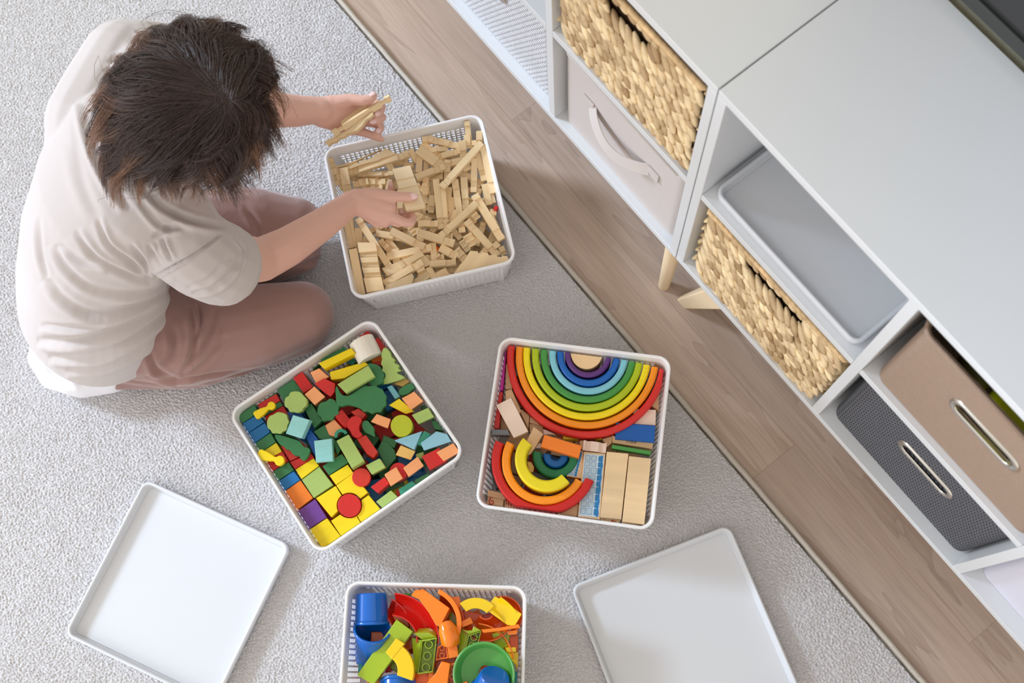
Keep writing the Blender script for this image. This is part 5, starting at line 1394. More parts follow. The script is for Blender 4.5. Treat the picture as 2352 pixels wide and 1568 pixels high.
# green round dish with hole
dc = w4(1722, 1210, .152); r_ = (w4(2075, 1210, .152) - w4(1370, 1210, .152)).length / 2
dM = frame(dc, (1, 0, 0), (.05, -.1, 1))
t = empty('track_dish', dM, 'green round dish with a hole in its floor at the bottom edge', 'toy part', G4)
MB().lathe([(r_, 0), (r_ - .002, .001), (r_ - .004, 0), (r_ - .012, -.018), (.012, -.023), (.012, -.0255), (r_ - .011, -.0205), (r_ - .004, -.006)], 56).build('dish_wall', GG, parent=t, smooth=True, autos=True)
rnd = random.Random(21)
for k in range(72):
    gx = (k % 6 + .5) / 6 * 2 - 1; gy = (k // 6 % 6 + .5) / 6 * 2 - 1; lay = k // 36
    z = (.05 if lay == 0 else .088) + rnd.uniform(0, .008)
    M = b4M @ Matrix.Translation((gx * .12, gy * .12, z - BZ)) @ Matrix.Rotation(rnd.uniform(-.6, .6), 4, 'Z')
    tag(MB().box(-.019, .019, -.016, .016, -.026, 0).build('track_part', rnd.choice([GDO, GR, GL, GO, GDO, GDO]), M=M, bevel=.002), 'plastic part deep in the marble run basket, mostly buried', 'toy part', 'buried marble run parts')

# ------------------------------------------------------------------ the person
CLAMP[0] = None
M_SKIN = mat('skin', (222, 176, 160), .5, sss=.12, bump=.15, bscale=500)
M_SHIRT = mat('oatmeal jersey', (194, 186, 184), .85, bump=.25, bscale=1400, sheen=.15)
M_TROUS = mat('mauve jersey', (152, 118, 112), .9, bump=.3, bscale=1300, sheen=.4)
M_SOCK = mat('white sock', (232, 231, 236), .95, bump=.6, bscale=900)
M_NAIL = mat('fingernail', (238, 200, 196), .2, coat=.4)
M_HAIR = bpy.data.materials.new('dark brown hair'); M_HAIR.use_nodes = True
_nt = M_HAIR.node_tree; _b = _nt.nodes['Principled BSDF']
_at = _nt.nodes.new('ShaderNodeAttribute'); _at.attribute_name = 'tone'
_cr = _nt.nodes.new('ShaderNodeValToRGB'); _e = _cr.color_ramp.elements
_e[0].position = 0; _e[0].color = lin((42, 31, 30)); _e[1].position = 1; _e[1].color = lin((156, 116, 90))
_x = _e.new(.55); _x.color = lin((84, 61, 53))
_nt.links.new(_at.outputs['Fac'], _cr.inputs[0]); _nt.links.new(_cr.outputs[0], _b.inputs['Base Color'])
_b.inputs['Roughness'].default_value = .33; _b.inputs['Specular IOR Level'].default_value = .6

def capsule(mb, A, B, ra, rb, n=16):
    A = Vector(A); B = Vector(B); t = (B - A)
    L = t.length; t = t / max(L, 1e-6)
    x = t.orthogonal().normalized(); y = t.cross(x)
    R = []
    for k in range(1, 5):
        a = PI / 2 * k / 5; R.append((A - t * (ra * math.cos(a)), ra * math.sin(a)))
    R.append((A, ra)); R.append((B, rb))
    for k in range(1, 5):
        a = PI / 2 * k / 5; R.append((B + t * (rb * math.sin(a)), rb * math.cos(a)))
    mb.rings([[c + (x * math.cos(q) + y * math.sin(q)) * r for q in [2 * PI * i / n for i in range(n)]] for c, r in R])
def chain(mb, pts):
    """pts: (px, py, z, r)"""
    P = [(at(u, v, z), r) for u, v, z, r in pts]
    for (a, ra), (b, rb) in zip(P[:-1], P[1:]):
        capsule(mb, a, b, ra, rb)
def ellipsoid(mb, c, X, Y, Z, n=24):
    """X, Y, Z: axis vectors"""
    R = []
    for i in range(1, n // 2):
        a = PI * i / (n // 2)
        R.append([c + X * (math.sin(a) * math.cos(q)) + Y * (math.sin(a) * math.sin(q)) - Z * math.cos(a) for q in [2 * PI * k / n for k in range(n)]])
    mb.rings(R)
def loft(mb, rings, n=40):
    """rings: (centre, width vector, depth vector, squareness)"""
    R = []
    for c, W, D in rings:
        R.append([c + W * math.cos(q) + D * math.sin(q) for q in [2 * PI * k / n for k in range(n)]])
    mb.rings(R)
def solid(mb, name, m, parent, voxel, smooth_it, fold=None):
    """union of the overlapping closed pieces as one smooth continuous skin"""
    o = mb.build(name, m, parent=parent, world=True)
    rm = o.modifiers.new('r', 'REMESH'); rm.mode = 'VOXEL'; rm.voxel_size = voxel; rm.use_smooth_shade = True
    sm = o.modifiers.new('s', 'SMOOTH'); sm.factor = .5; sm.iterations = smooth_it
    bpy.context.view_layer.update()
    dg = bpy.context.evaluated_depsgraph_get()
    me = bpy.data.meshes.new_from_object(o.evaluated_get(dg))
    me.name = name
    o.modifiers.clear(); old = o.data; o.data = me; bpy.data.meshes.remove(old)
    me.materials.clear(); me.materials.append(m)
    if fold: fold(o, me)
    me.polygons.foreach_set('use_smooth', [True] * len(me.polygons))
    return o
CRn = np.array(CR)
def get(me):
    n = len(me.vertices); co = np.empty(n * 3, np.float32); me.vertices.foreach_get('co', co); co = co.reshape(-1, 3).astype(float)
    nr = np.empty(n * 3, np.float32); me.vertices.foreach_get('normal', nr)
    return co, nr.reshape(-1, 3).astype(float)
def folds(strokes, noise_amp=0, nscale=(9, 9, 9)):
    def f(o, me):
        co, nr = get(me)
        base = np.array(o.parent.matrix_world.translation)
        W = co + base
        d = (W - np.array([0, 0, CAM_H])) @ CRn
        U = 1176 + FPX * d[:, 0] / -d[:, 2]; V = 784 - FPX * d[:, 1] / -d[:, 2]
        view = np.array([0, 0, CAM_H]) - W; view /= np.linalg.norm(view, axis=1)[:, None]
        facing = np.clip(((nr * view).sum(1) - .0) / .3, 0, 1)
        disp = np.zeros(len(co))
        for pts, w, amp in strokes:
            P = np.array(pts, float)
            # smooth polyline by Catmull-Rom
            Q = []
            for i in range(len(P) - 1):
                p0 = P[max(i - 1, 0)]; p1 = P[i]; p2 = P[i + 1]; p3 = P[min(i + 2, len(P) - 1)]
                for k in range(6):
                    t = k / 6
                    Q.append(.5 * ((2 * p1) + (-p0 + p2) * t + (2 * p0 - 5 * p1 + 4 * p2 - p3) * t * t + (-p0 + 3 * p1 - 3 * p2 + p3) * t ** 3))
            Q.append(P[-1]); Q = np.array(Q)
            lo = Q.min(0) - w * 4; hi = Q.max(0) + w * 4
            idx = np.where((U > lo[0]) & (U < hi[0]) & (V > lo[1]) & (V < hi[1]) & (facing > 0))[0]
            if not len(idx): continue
            best = np.full(len(idx), 1e9); sgn = np.zeros(len(idx)); par = np.zeros(len(idx))
            for i in range(len(Q) - 1):
                a = Q[i]; e = Q[i + 1] - a; L2 = e @ e + 1e-9
                r = np.stack([U[idx] - a[0], V[idx] - a[1]], 1)
                t = np.clip(r @ e / L2, 0, 1)
                dd = r - t[:, None] * e
                ds = np.hypot(dd[:, 0], dd[:, 1])
                cr = np.sign(e[0] * r[:, 1] - e[1] * r[:, 0])
                m_ = ds < best
                best[m_] = ds[m_]; sgn[m_] = cr[m_]; par[m_] = ((i + t) / (len(Q) - 1))[m_]
            s = best * sgn / w
            taper = np.clip(np.sin(PI * np.clip(par, 0.0, 1.0)), 0, 1) ** .6
            prof = -np.exp(-s ** 2) + .75 * np.exp(-((s - 1.9) / 1.1) ** 2) + .3 * np.exp(-((s + 1.9) / 1.1) ** 2)
            disp[idx] += amp * prof * taper * facing[idx]
        if noise_amp:
            for i in range(len(co)):
                p = co[i]
                disp[i] += noise_amp * noise.noise(Vector((p[0] * nscale[0], p[1] * nscale[1], p[2] * nscale[2])))
        co += nr * disp[:, None]
        me.vertices.foreach_set('co', co.astype(np.float32).ravel()); me.update()
    return f

pel = at(225, 700, .2)
person = empty('person', (pel.x, pel.y, 0), 'person kneeling on the rug in beige t-shirt and mauve trousers, holding wooden pieces', 'person')

# joints
SH_L = at(318, 128, .485); SH_R = at(425, 560, .465)
Wd = (SH_L - SH_R).normalized()
def ring(u, v, z, a, b, T):
    c = at(u, v, z); T = Vector(T).normalized()
    W = (Wd - T * Wd.dot(T)).normalized(); D = W.cross(T)
    return (c, W * a, D * b)
spine = [(232, 715, .13, .138, .124), (225, 700, .20, .154, .134), (213, 640, .29, .152, .120), (222, 550, .37, .148, .115), (255, 460, .445, .152, .112), (310, 385, .505, .150, .098), (352, 345, .545, .120, .072), (385, 325, .57, .065, .05)]
SPT = [at(u, v, z) for u, v, z, a, b in spine]
def spine_rings(k=1.0, lo=0, hi=None, grow=0):
    R = []
    for i in range(lo, hi or len(spine)):
        u, v, z, a, b = spine[i]
        T = SPT[min(i + 1, len(SPT) - 1)] - SPT[max(i - 1, 0)]
        R.append(ring(u, v, z, a * k + grow, b * k + grow, T))
    return R

# ---- body: one continuous surface (head, neck, trunk, arms, hands with fingers, legs)
HC = at(462, 272, .635)                      # middle of the skull
fd = at(560, 330, .635) - at(440, 262, .635); fd.z = 0; fd.normalize()
face = (fd + Vector((0, 0, -.75))).normalized()   # looking down at the hands
side = face.cross(Vector((0, 0, 1))).normalized()
upv = side.cross(face).normalized()
body = MB()
loft(body, spine_rings(.86))
ellipsoid(body, HC, side * .073, face * .090, upv * .098)
ellipsoid(body, HC + face * .035 - upv * .055, side * .055, face * .052, upv * .062)          # jaw
ellipsoid(body, HC + face * .098 - upv * .028, side * .011, face * .014, upv * .022)          # nose
ellipsoid(body, HC + face * .080 - upv * .072, side * .020, face * .010, upv * .007)          # lips
ellipsoid(body, HC + face * .078 + upv * .010, side * .045, face * .013, upv * .010)          # brow
for s in (-1, 1):
    ellipsoid(body, HC + side * (.074 * s) - face * .005 - upv * .02, side * .009, face * .018, upv * .030)   # ears
capsule(body, SPT[-1] - (SPT[-1] - SPT[-3]).normalized() * .02, HC - upv * .06 - face * .02, .052, .047)
# arms
chain(body, [(425, 560, .455, .052), (520, 592, .375, .046), (598, 597, .285, .040)])
chain(body, [(598, 597, .285, .040), (660, 567, .262, .0365), (740, 515, .225, .030), (808, 466, .195, .0235), (822, 462, .193, .0235)])
chain(body, [(318, 128, .475, .052), (420, 170, .38, .046), (530, 232, .30, .040)])
chain(body, [(530, 232, .30, .040), (600, 250, .275, .036), (680, 255, .24, .0305), (722, 253, .226, .0265), (738, 254, .222, .026)])
# near (right) hand, back of the hand up, holding the stepped plank
def palm(pts, th):
    """pts: (u, v, z) outline corners of the palm, thickened"""
    for (a, b) in pts:
        capsule(body, at(*a[:3]), at(*b[:3]), a[3], b[3])
rw = (822, 462, .192)
for (a, b) in [((820, 458, .193, .021), (868, 447, .194, .0135)), ((822, 462, .193, .022), (898, 478, .190, .0125)), ((824, 468, .192, .022), (896, 498, .186, .0125)), ((826, 472, .190, .021), (884, 508, .180, .0125)), ((822, 466, .188, .021), (868, 510, .172, .012)), ((845, 465, .194, .016), (880, 500, .185, .014))]:
    capsule(body, at(*a[:3]), at(*b[:3]), a[3], b[3])
FR = {
 'thumb': [(845, 448, .196, .0145), (888, 449, .199, .0108), (920, 452, .2015, .0098), (945, 452, .201, .0088), (953, 451, .2005, .0066)],
 'index': [(893, 492, .188, .0115), (925, 510, .186, .0092), (944, 512, .180, .0084), (950, 500, .172, .0076), (944, 490, .166, .0066)],
 'middle': [(888, 500, .178, .0112), (915, 512, .168, .009), (930, 505, .160, .0082), (928, 492, .158, .0078), (921, 485, .162, .0068)],
 'ring': [(878, 505, .170, .0108), (896, 500, .156, .0086), (904, 472, .152, .0078), (899, 440, .160, .0072), (897, 425, .166, .0058)],
 'pinky': [(866, 505, .166, .010), (880, 490, .152, .0078), (884, 466, .149, .0068), (880, 448, .151, .0058)],
}
for k, c in FR.items(): chain(body, c)
# far (left) hand, palm up, holding two pieces
for (a, b) in [((738, 248, .222, .022), (800, 232, .214, .0145)), ((738, 252, .220, .023), (828, 250, .190, .0125)), ((738, 256, .218, .023), (828, 264, .184, .0125)), ((738, 262, .216, .0225), (822, 280, .178, .0125)), ((738, 268, .214, .021), (806, 297, .176, .0125)), ((760, 240, .222, .018), (790, 236, .218, .0155))]:
    capsule(body, at(*a[:3]), at(*b[:3]), a[3], b[3])
FL = {
 'thumb': [(770, 238, .222, .0165), (806, 229, .226, .0118), (834, 231, .229, .0102), (853, 226, .230, .0088), (860, 220, .230, .0064)],
 'index': [(828, 248, .188, .0112), (862, 236, .186, .009), (877, 246, .192, .0084), (872, 258, .200, .0078), (864, 263, .203, .0064)],
 'middle': [(828, 262, .182, .0112), (864, 258, .176, .009), (878, 270, .182, .0084), (866, 278, .191, .0078), (853, 279, .195, .0066)],
 'ring': [(822, 278, .176, .0108), (856, 282, .168, .0088), (874, 290, .170, .0082), (873, 298, .177, .0076), (866, 302, .180, .0062)],
 'pinky': [(808, 296, .174, .0108), (835, 304, .172, .0088), (858, 312, .171, .0078), (872, 318, .170, .0068), (879, 321, .170, .0048)],
}
for k, c in FL.items(): chain(body, c)
# legs under the clothes
RT = [(265, 745, .185, .100), (420, 778, .15, .092), (585, 748, .125, .080), (690, 722, .105, .066)]
RSh = [(690, 750, .078, .056), (450, 835, .066, .050), (250, 850, .058, .040)]
LT = [(270, 600, .19, .10), (420, 545, .155, .093), (585, 518, .122, .076), (672, 524, .102, .064)]
LSh = [(675, 572, .07, .054), (450, 650, .062, .048), (230, 760, .056, .038)]
def shrunk(L, k): return [(u, v, z, r * k) for u, v, z, r in L]
for L in (RT, RSh, LT, LSh): chain(body, shrunk(L, .8))
bo = solid(body, 'body', M_SKIN, person, .0026, 5)

# fingernails
def nail(c0, c1, upx, name='fingernail', w=.0052, l=.0075, lift=0.0):
    A = at(*c0); B = at(*c1); d = (B - A).normalized()
    n = Vector(upx); n = (n - d * n.dot(d)).normalized()
    M = frame(B + n * lift, d, n)
    mb = MB(); R = []
    for i in range(7):
        u = -1 + 2 * i / 6; ww = w * (max(.15, 1 - abs(u) ** 3)) ** .5
        R.append([Vector((u * l, ww * math.sin(q), .0022 * math.cos(q) + .0005 - .0012 * u * u)) for q in [2 * PI * k / 12 for k in range(12)]])
    mb.rings(R).xf(M)
    return mb.build(name, M_NAIL, parent=person, world=True, smooth=True)
_v = lambda u, v: (Vector((0, 0, CAM_H)) - at(u, v, .2)).normalized()
vw = _v(900, 400)
nail((920, 452, .2015), (950, 450.5, .2015), vw, lift=.0055, w=.0062, l=.0085)
nail((928, 492, .158), (921, 485, .162), vw, lift=.0058, w=.0055, l=.006)
nail((899, 440, .160), (897, 424, .166), vw, lift=.004, w=.0048, l=.0075)
nail((834, 231, .229), (856, 221, .231), (vw + (at(850, 210, .2) - at(850, 220, .2)).normalized() * .8), lift=.005, w=.0055, l=.008)
nail((872, 258, .2), (865, 263, .203), vw, lift=.0048, l=.0065)
nail((866, 278, .191), (855, 279.5, .195), vw, lift=.0050, l=.0075)
nail((873, 298, .177), (867, 302, .180), vw, lift=.0048, l=.006)

# ---- trousers
tr = MB()
loft(tr, spine_rings(1.0, 0, 3, -.014))
chain(tr, RT); chain(tr, RSh); chain(tr, LT); chain(tr, LSh)
chain(tr, [(690, 722, .105, .066), (690, 750, .078, .056)]); chain(tr, [(672, 524, .102, .064), (675, 572, .07, .054)])
TF = [
 ([(432, 700), (448, 760), (440, 820), (415, 860)], 7, 0.0085), ([(455, 692), (462, 740), (455, 775)], 5, 0.0076), ([(500, 700), (480, 770), (440, 840)], 8, 0.0057),
 ([(385, 730), (400, 800), (370, 850)], 8, 0.0076), ([(330, 862), (405, 873), (470, 862), (560, 852), (660, 838)], 3.5, 0.0057),
 ([(520, 770), (470, 830), (420, 868)], 7, 0.0057), ([(340, 800), (360, 850), (410, 872)], 7, 0.0076), ([(250, 880), (330, 893), (420, 900), (500, 893)], 6, 0.0057),
 ([(400, 885), (500, 890), (600, 872)], 5, 0.0038), ([(690, 612), (735, 590), (760, 555)], 5, 0.0076), ([(560, 470), (590, 520), (585, 570)], 7, 0.0038)]
to = solid(tr, 'trousers', M_TROUS, person, .0038, 14, folds(TF, .0016, (14, 14, 14)))

# ---- socks
for nm, L in (('sock', [(255, 853, .056, .043), (190, 862, .056, .045), (135, 848, .050, .044), (105, 822, .044, .034), (98, 800, .04, .026)]), ('sock', [(232, 760, .055, .042), (170, 775, .055, .043), (125, 785, .05, .036), (103, 778, .045, .028)])):
    s = MB(); chain(s, L)
    solid(s, nm, M_SOCK, person, .004, 5, folds([([(100, 830), (130, 860), (170, 895)], 7, .003), ([(120, 815), (150, 850), (190, 880)], 7, .003)], .001, (30, 30, 30)))

# ---- t-shirt
sh = MB()
R = spine_rings(1.0, 0, None, .006)
c0, W0, D0 = R[0]
R[0] = (c0 + Vector((0, 0, .018)), W0 * 1.03, D0 * 1.05)
loft(sh, R[:-1] + [(R[-1][0], R[-1][1] * .95, R[-1][2] * .95)])
def sleeve(pts):
    P = [(at(u, v, z), r) for u, v, z, r in pts]
    for (a, ra), (b, rb) in zip(P[:-1], P[1:]):
        capsule(sh, a, b, ra, rb) if b is not P[-1][0] else None
    a, ra = P[-2]; b, rb = P[-1]
    t = (b - a).normalized(); x = t.orthogonal().normalized(); y = t.cross(x)
    sh.rings([[c + (x * math.cos(q) + y * math.sin(q)) * r for q in [2 * PI * i / 24 for i in range(24)]] for c, r in ((a, ra), (b, rb))])
sleeve([(395, 500, .475, .070), (425, 556, .455, .072), (470, 590, .415, .072), (505, 607, .378, .072), (536, 617, .350, .066)])
capsule(sh, at(222, 290, .465), at(290, 150, .47), .085, .078)
capsule(sh, at(222, 290, .465), at(206, 430, .43), .083, .078)
sleeve([(335, 190, .49, .066), (318, 134, .47, .066), (350, 135, .435, .066), (395, 152, .40, .060)])
SF = [
 ([(192, 235), (212, 320), (248, 405), (300, 480)], 9, 0.0093),
 ([(130, 560), (150, 610), (210, 660), (300, 672), (380, 655)], 8, 0.0068),
 ([(110, 640), (150, 690), (220, 722), (320, 700), (410, 655)], 9, 0.0093),
 ([(345, 642), (290, 628), (220, 590), (175, 530)], 7, 0.0076), ([(345, 642), (300, 600), (250, 560), (225, 500)], 6, 0.0068), ([(345, 640), (330, 600), (300, 560)], 5, 0.0051),
 ([(342, 642), (400, 610), (450, 580), (510, 535)], 3, 0.0059),
 ([(395, 600), (380, 570), (372, 545)], 5, 0.0068), ([(370, 612), (352, 585), (340, 560)], 5, 0.0051), ([(350, 545), (380, 525), (420, 520)], 6, 0.0051),
 ([(85, 780), (150, 782), (220, 772), (300, 742), (380, 690)], 9, 0.0102), ([(95, 745), (170, 752), (240, 745)], 6, 0.0051),
 ([(110, 820), (190, 822), (250, 806), (330, 755), (400, 700)], 8, 0.0093), ([(150, 850), (230, 845), (300, 815), (370, 760)], 7, 0.0068),

 ([(90, 500), (95, 580), (110, 640)], 6, 0.0051), ([(140, 560), (190, 600), (250, 612)], 7, 0.0051),
 ([(440, 672), (500, 655), (545, 605), (555, 570)], 6, 0.0059), ([(430, 660), (480, 640), (520, 590)], 5, 0.0034), ([(540, 545), (562, 580), (548, 630)], 3, 0.0034),
 ([(250, 145), (310, 120), (360, 118)], 6, 0.0076), ([(240, 165), (300, 158), (370, 160)], 6, 0.0068), ([(310, 70), (345, 90), (370, 110)], 4, 0.0051),
 ([(330, 430), (380, 480), (450, 510), (520, 520)], 7, 0.0085), ([(320, 460), (360, 510), (400, 530)], 6, 0.0051), ([(170, 330), (190, 420), (230, 500)], 12, 0.0034)]
so_ = solid(sh, 't_shirt', M_SHIRT, person, .0029, 14, folds(SF, .004, (8, 8, 8)))

# ---- hair
def make_hair():
    rng = np.random.default_rng(4); r2 = random.Random(4)
    P0 = at(500, 208, .742)
    outline = [(238, 232), (242, 290), (240, 340), (238, 385), (250, 425), (292, 430), (350, 430), (405, 452), (470, 466), (528, 468), (562, 440), (582, 400), (603, 350), (628, 318), (650, 285), (661, 215), (652, 140), (603, 108), (545, 86), (475, 80), (405, 86), (345, 112), (300, 145), (262, 185)]
    zt = [.60, .58, .57, .57, .565, .565, .56, .56, .56, .56, .565, .575, .585, .59, .60, .60, .60, .60, .605, .61, .61, .61, .61, .605]
    O = [at(u, v, .60) for u, v in outline]; n = len(O)
    V = []; F = []; tone = []
    def outp(t):
        i = int(t) % n; f = t - int(t); a = O[i]; b = O[(i + 1) % n]
        p = a.lerp(b, f); return p, zt[i] * (1 - f) + zt[(i + 1) % n] * f
    NC = 260; NS = 56; SEG = 18
    cen = Vector((HC.x, HC.y, 0))
    for c in range(NC):
        t = (c * .6180339 * n) % n
        p, z = outp(t)
        lay = r2.random()
        k = r2.uniform(.92, 1.05) if lay > .45 else r2.uniform(.74, .97)
        zl = z - (0 if lay > .45 else .0) + r2.uniform(-.015, .02)
        top = .0 if lay > .45 else -.006
        ctr = Vector((P0.x, P0.y, 0))
        # root along a short parting line
        pl = r2.uniform(-1, 1)
        partd = at(545, 262, .74) - at(470, 188, .74); partd.z = 0
        root = Vector((P0.x, P0.y, 0)) + partd * (.5 * pl)
        tip = ctr + (Vector((p.x, p.y, 0)) - ctr) * k
        dirv = (tip - root); ln = dirv.length; dirn = dirv.normalized(); lat = Vector((-dirn.y, dirn.x, 0))
        bend = r2.uniform(-.018, .018) + .012
        wav = r2.uniform(.007, .018); ph = r2.uniform(0, 6.28); fq = r2.uniform(1.0, 2.1)
        curl = r2.uniform(-1, 1)
        zc = .744 + top
        light = r2.random() ** 2
        cp = []
        for s in range(SEG):
            u = s / (SEG - 1)
            rho = u ** .85
            q = root + dirn * (ln * rho) + lat * (bend * math.sin(PI * u) + wav * (u ** 1.5) * math.sin(ph + fq * 2 * PI * u) * 1.6 + .016 * curl * max(0, u - .7) * 3.3 * (u - .7) * 3.3)
            _dn = (at(470, 420, .6) - at(470, 220, .6)).normalized(); _pp = proj(Vector((p.x, p.y, .6))); _sf = abs(_pp[0] - 500) / math.hypot(_pp[0] - 500, _pp[1] - 230); _sf = _sf ** 2 * (.55 if _pp[1] > 380 else 1)
            q = q + _dn * (.062 * _sf * max(0, (u - .3) / .7) ** 2)
            zz = zl + (zc - zl) * math.sqrt(max(0, 1 - (rho * .985) ** 2.3)) + .0035 * math.sin(ph * 2 + fq * 7 * u) * u + (.010 * max(0, u - .8) * 5 * r2.choice([1]) if curl > .4 else 0)
            q = Vector((q.x, q.y, zz)); cp.append(q)
        spread = r2.uniform(.009, .0165)
        ns = NS if lay > .25 else NS // 2
        for j in range(ns):
            a = rng.uniform(0, 2 * PI); rr = math.sqrt(rng.uniform(0, 1)) * spread
            lj = rng.uniform(.86, 1.0); fl = rng.normal(0, .0015); tn = rng.uniform(-.12, .12)
            if rng.uniform() < .03: fl *= 5; rr *= 1.6
            b0 = len(V)
            for s in range(SEG):
                u = s / (SEG - 1) * lj
                x = u * (SEG - 1); i = min(int(x), SEG - 2); f = x - i
                q = cp[i].lerp(cp[i + 1], f); T = (cp[i + 1] - cp[i]).normalized()
                S_ = T.cross(Vector((0, 0, 1))); S_ = S_.normalized() if S_.length > .01 else lat; N_ = S_.cross(T)
                env = (.25 + 1.1 * math.sin(PI * min(1, u * 1.05)) ** .7) * (1 - .55 * u * u)
                q = q + S_ * (math.cos(a) * rr * env * 1.5 + fl * u * u * 3) + N_ * (math.sin(a) * rr * env * .55)
                w = .00055 * (1 - .6 * u)
                V.append(q + S_ * w); V.append(q + N_ * w * .8 - S_ * w * .5); V.append(q - N_ * w * .8 - S_ * w * .5)
                tv = max(0, min(1, .12 + .25 * light + tn * .8 + (u ** 2.2) * (.35 + .75 * light)))
                tone.extend([tv] * 3)
            for s in range(SEG - 1):
                for e in range(3):
                    g2 = (e + 1) % 3
                    F.append((b0 + s * 3 + e, b0 + s * 3 + g2, b0 + s * 3 + 3 + g2, b0 + s * 3 + 3 + e))
    inv = person.matrix_world.inverted()
    me = bpy.data.meshes.new('hair')
    me.from_pydata([tuple(inv @ p) for p in V], [], F)
    at_ = me.attributes.new('tone', 'FLOAT', 'POINT'); at_.data.foreach_set('value', np.array(tone, np.float32))
    me.materials.append(M_HAIR)
    me.polygons.foreach_set('use_smooth', [True] * len(me.polygons))
    o = bpy.data.objects.new('hair', me); COL.objects.link(o); o.parent = person
    # scalp cover under the strands
    cap = MB(); ctr = Vector((HC.x, HC.y, 0)); R = []
    pz = Vector((P0.x, P0.y, .732)); 
    for i in range(1, 14):
        u = i / 13
        ringp = []
        for k in range(48):
            p, z = outp(k / 48 * n)
            q = pz.lerp(Vector((p.x, p.y, 0)), (u ** .85) * .74)
            zz = .625 + (.733 - .625) * math.sqrt(max(0, 1 - (u * .99) ** 2.2))
            ringp.append(Vector((q.x, q.y, zz)))
        R.append(ringp)
    cap.rings(R)
    co = cap.build('hair_underlayer', mat('hair base', (30, 22, 20), .55), parent=person, world=True, smooth=True)
make_hair()

# ------------------------------------------------------------------ wooden pieces in the hands
FHn = (780, 380, 8.709)
ZH = .1895
tt = empty('stepped_plank', frame(at(930, 440, ZH), at(945, 490, ZH) - at(915, 395, ZH)), 'pale stepped wooden plank held between the thumb and fingers of the nearer hand', 'wooden piece')
M_LIGHT = mat('fresh pine', (244, 222, 184), .5, var=.1, vscale=30, stretch=(1, .12, 1))
def hp(pts, z): return plane_pts(pts, FHn, z, None)[0]
for i, s in enumerate([[(1048,68),(1412,-5),(1492,215),(1130,292)], [(1132,300),(1494,222),(1556,385),(1188,472)], [(1192,480),(1560,395),(1616,560),(1240,650)], [(1245,655),(1618,570),(1698,785),(1330,880)]]):
    _P, _n2, _c2 = plane_pts(s, FHn, ZH + .0035, (252, .13))
    MB().prism(_P, -_n2 * .0045).build('shingle', M_LIGHT, parent=tt, world=True, bevel=.0004)
MB().prism(hp([(1052,80),(1412,5),(1700,800),(1332,895)], ZH - .001), (0, 0, -.0125)).build('plank_body', M_LIGHT, parent=tt, world=True, bevel=.0004)
FLn = (720, 200, 10.455)
CL0 = CLAMP[0]; CLAMP[0] = None
o = log(FLn, (455, 1085), (1830, 215), .2215, .2245, 'long notched beam held by the farther hand', w=.0075, h=.013, kind='notch', roll=-.55)
o['group'] = 'pieces in the farther hand'
P_ = [(262,1308),(380,1245),(470,1200),(560,1140),(620,1110),(780,1050),(870,990),(1110,790),(1220,725),(1400,600),(1445,640),(1370,720),(1250,790),(1160,930),(1040,1040),(840,1108),(720,1195),(620,1215),(540,1300),(440,1320),(350,1405)]
o = slab('wooden_piece', P_, FLn, .212, .012, M_LOG, 'stepped gable shaped piece held under the beam in the farther hand', 'wooden piece', 'pieces in the farther hand', tilt=(60, .15), bevel=.0005)
o = slab('wooden_piece', [(640,840),(1050,480),(1180,470),(1250,440),(1300,450),(900,760),(660,880)], FLn, .206, .008, M_LOG, 'third wooden piece behind the beam against the palm of the farther hand', 'wooden piece', 'pieces in the farther hand', tilt=(240, .1), bevel=.0005)

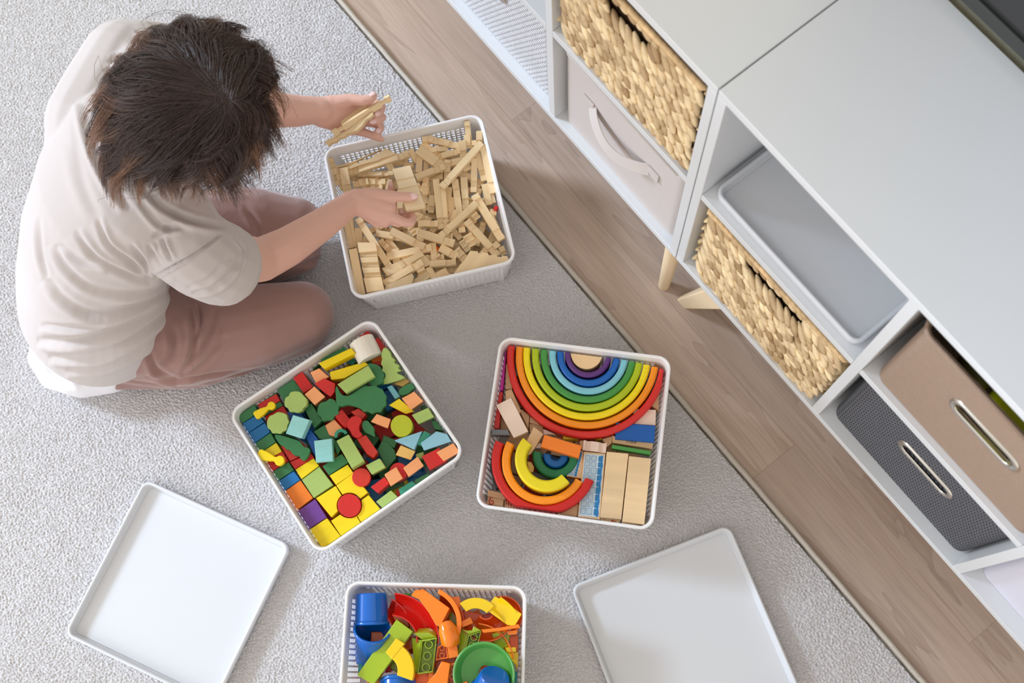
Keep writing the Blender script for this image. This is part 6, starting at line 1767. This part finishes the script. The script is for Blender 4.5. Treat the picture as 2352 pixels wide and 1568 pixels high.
# ------------------------------------------------------------------ leave out buried pieces that cannot be seen, describe the others by where they lie
bpy.context.view_layer.update()
dg = bpy.context.evaluated_depsgraph_get()
O_ = Vector((0, 0, CAM_H))
def seen(o):
    bb = [o.matrix_world @ Vector(c) for c in o.bound_box]
    c = sum(bb, Vector()) / 8
    us = [c.lerp(p, f) for p in bb for f in (.3, .62, .92)] + [c] + [bb[i].lerp(bb[j], .5).lerp(c, .06) for i, j in ((1, 2), (5, 6), (1, 5), (2, 6), (0, 4), (3, 7), (4, 5), (6, 7), (1, 6), (2, 5))]
    for p in us:
        px = proj(p)
        if not (0 < px[0] < 2352 and 0 < px[1] < 1568): continue
        d = (p - O_)
        ok, loc, nr, idx, ob, mt = SC.ray_cast(dg, O_, d.normalized(), distance=d.length + .01)
        if ok and ob.name == o.name: return True
    return False
for gname, what, bm_, cnoun in (('buried painted blocks', 'painted block', b2M, 'painted block basket'), ('buried blocks in the rainbow basket', 'block', b3M, 'rainbow basket'),
                        ('buried building logs', 'wooden log', b1M, 'log basket'), ('buried marble run parts', 'plastic part', b4M, 'marble run basket')):
    cx0, cy0 = proj(bm_.translation + Vector((0, 0, .08)))
    for o in [x for x in COL.objects if x.get('group') == gname and x.parent is None]:
        if not seen(o) and not (what == 'plastic part' and proj(o.matrix_world.translation)[1] > 1575 and o.matrix_world.translation.z > .08):
            bpy.data.objects.remove(o); continue
        px = proj(o.matrix_world.translation)
        dx, dy = (px[0] - cx0) / 150, (px[1] - cy0) / 150
        row = 'topmost' if dy < -.72 else 'upper' if dy < -.25 else 'middle' if dy < .25 else 'lower' if dy < .72 else 'lowest'
        cl = 'far left' if dx < -.72 else 'left' if dx < -.25 else 'centre' if dx < .25 else 'right' if dx < .72 else 'far right'
        mn = o.data.materials[0].name.replace('paint ', '').replace('gloss ', '')
        col = CN.get(mn, dict(deep='x').get(mn, mn))
        cl = {'far left': 'leftmost', 'far right': 'rightmost'}.get(cl, cl)
        col = {'natural beech': 'brown', 'pale pine': 'pale', 'log pine': 'pale', 'dgreen': 'dark green', 'lgreen': 'light green'}.get(col, col)
        L = max(o.dimensions); sz = ('long ' if L > .085 else 'short ' if L < .05 else '') if what == 'wooden log' else ''
        if what == 'wooden log':
            xa = o.matrix_world.to_3x3() @ Vector((1, 0, 0)); q0 = proj(o.matrix_world.translation - xa * .03); q1 = proj(o.matrix_world.translation + xa * .03)
            an = math.degrees(math.atan2(-(q1[1] - q0[1]), q1[0] - q0[0])) % 180
            col += ' level' if an < 22 or an > 158 else ' upright' if 68 < an < 112 else ' right-slanting' if an < 90 else ' left-slanting'
        o['label'] = 'buried %s%s %s, %s %s part of the %s' % (sz, col, what, row, cl, cnoun)
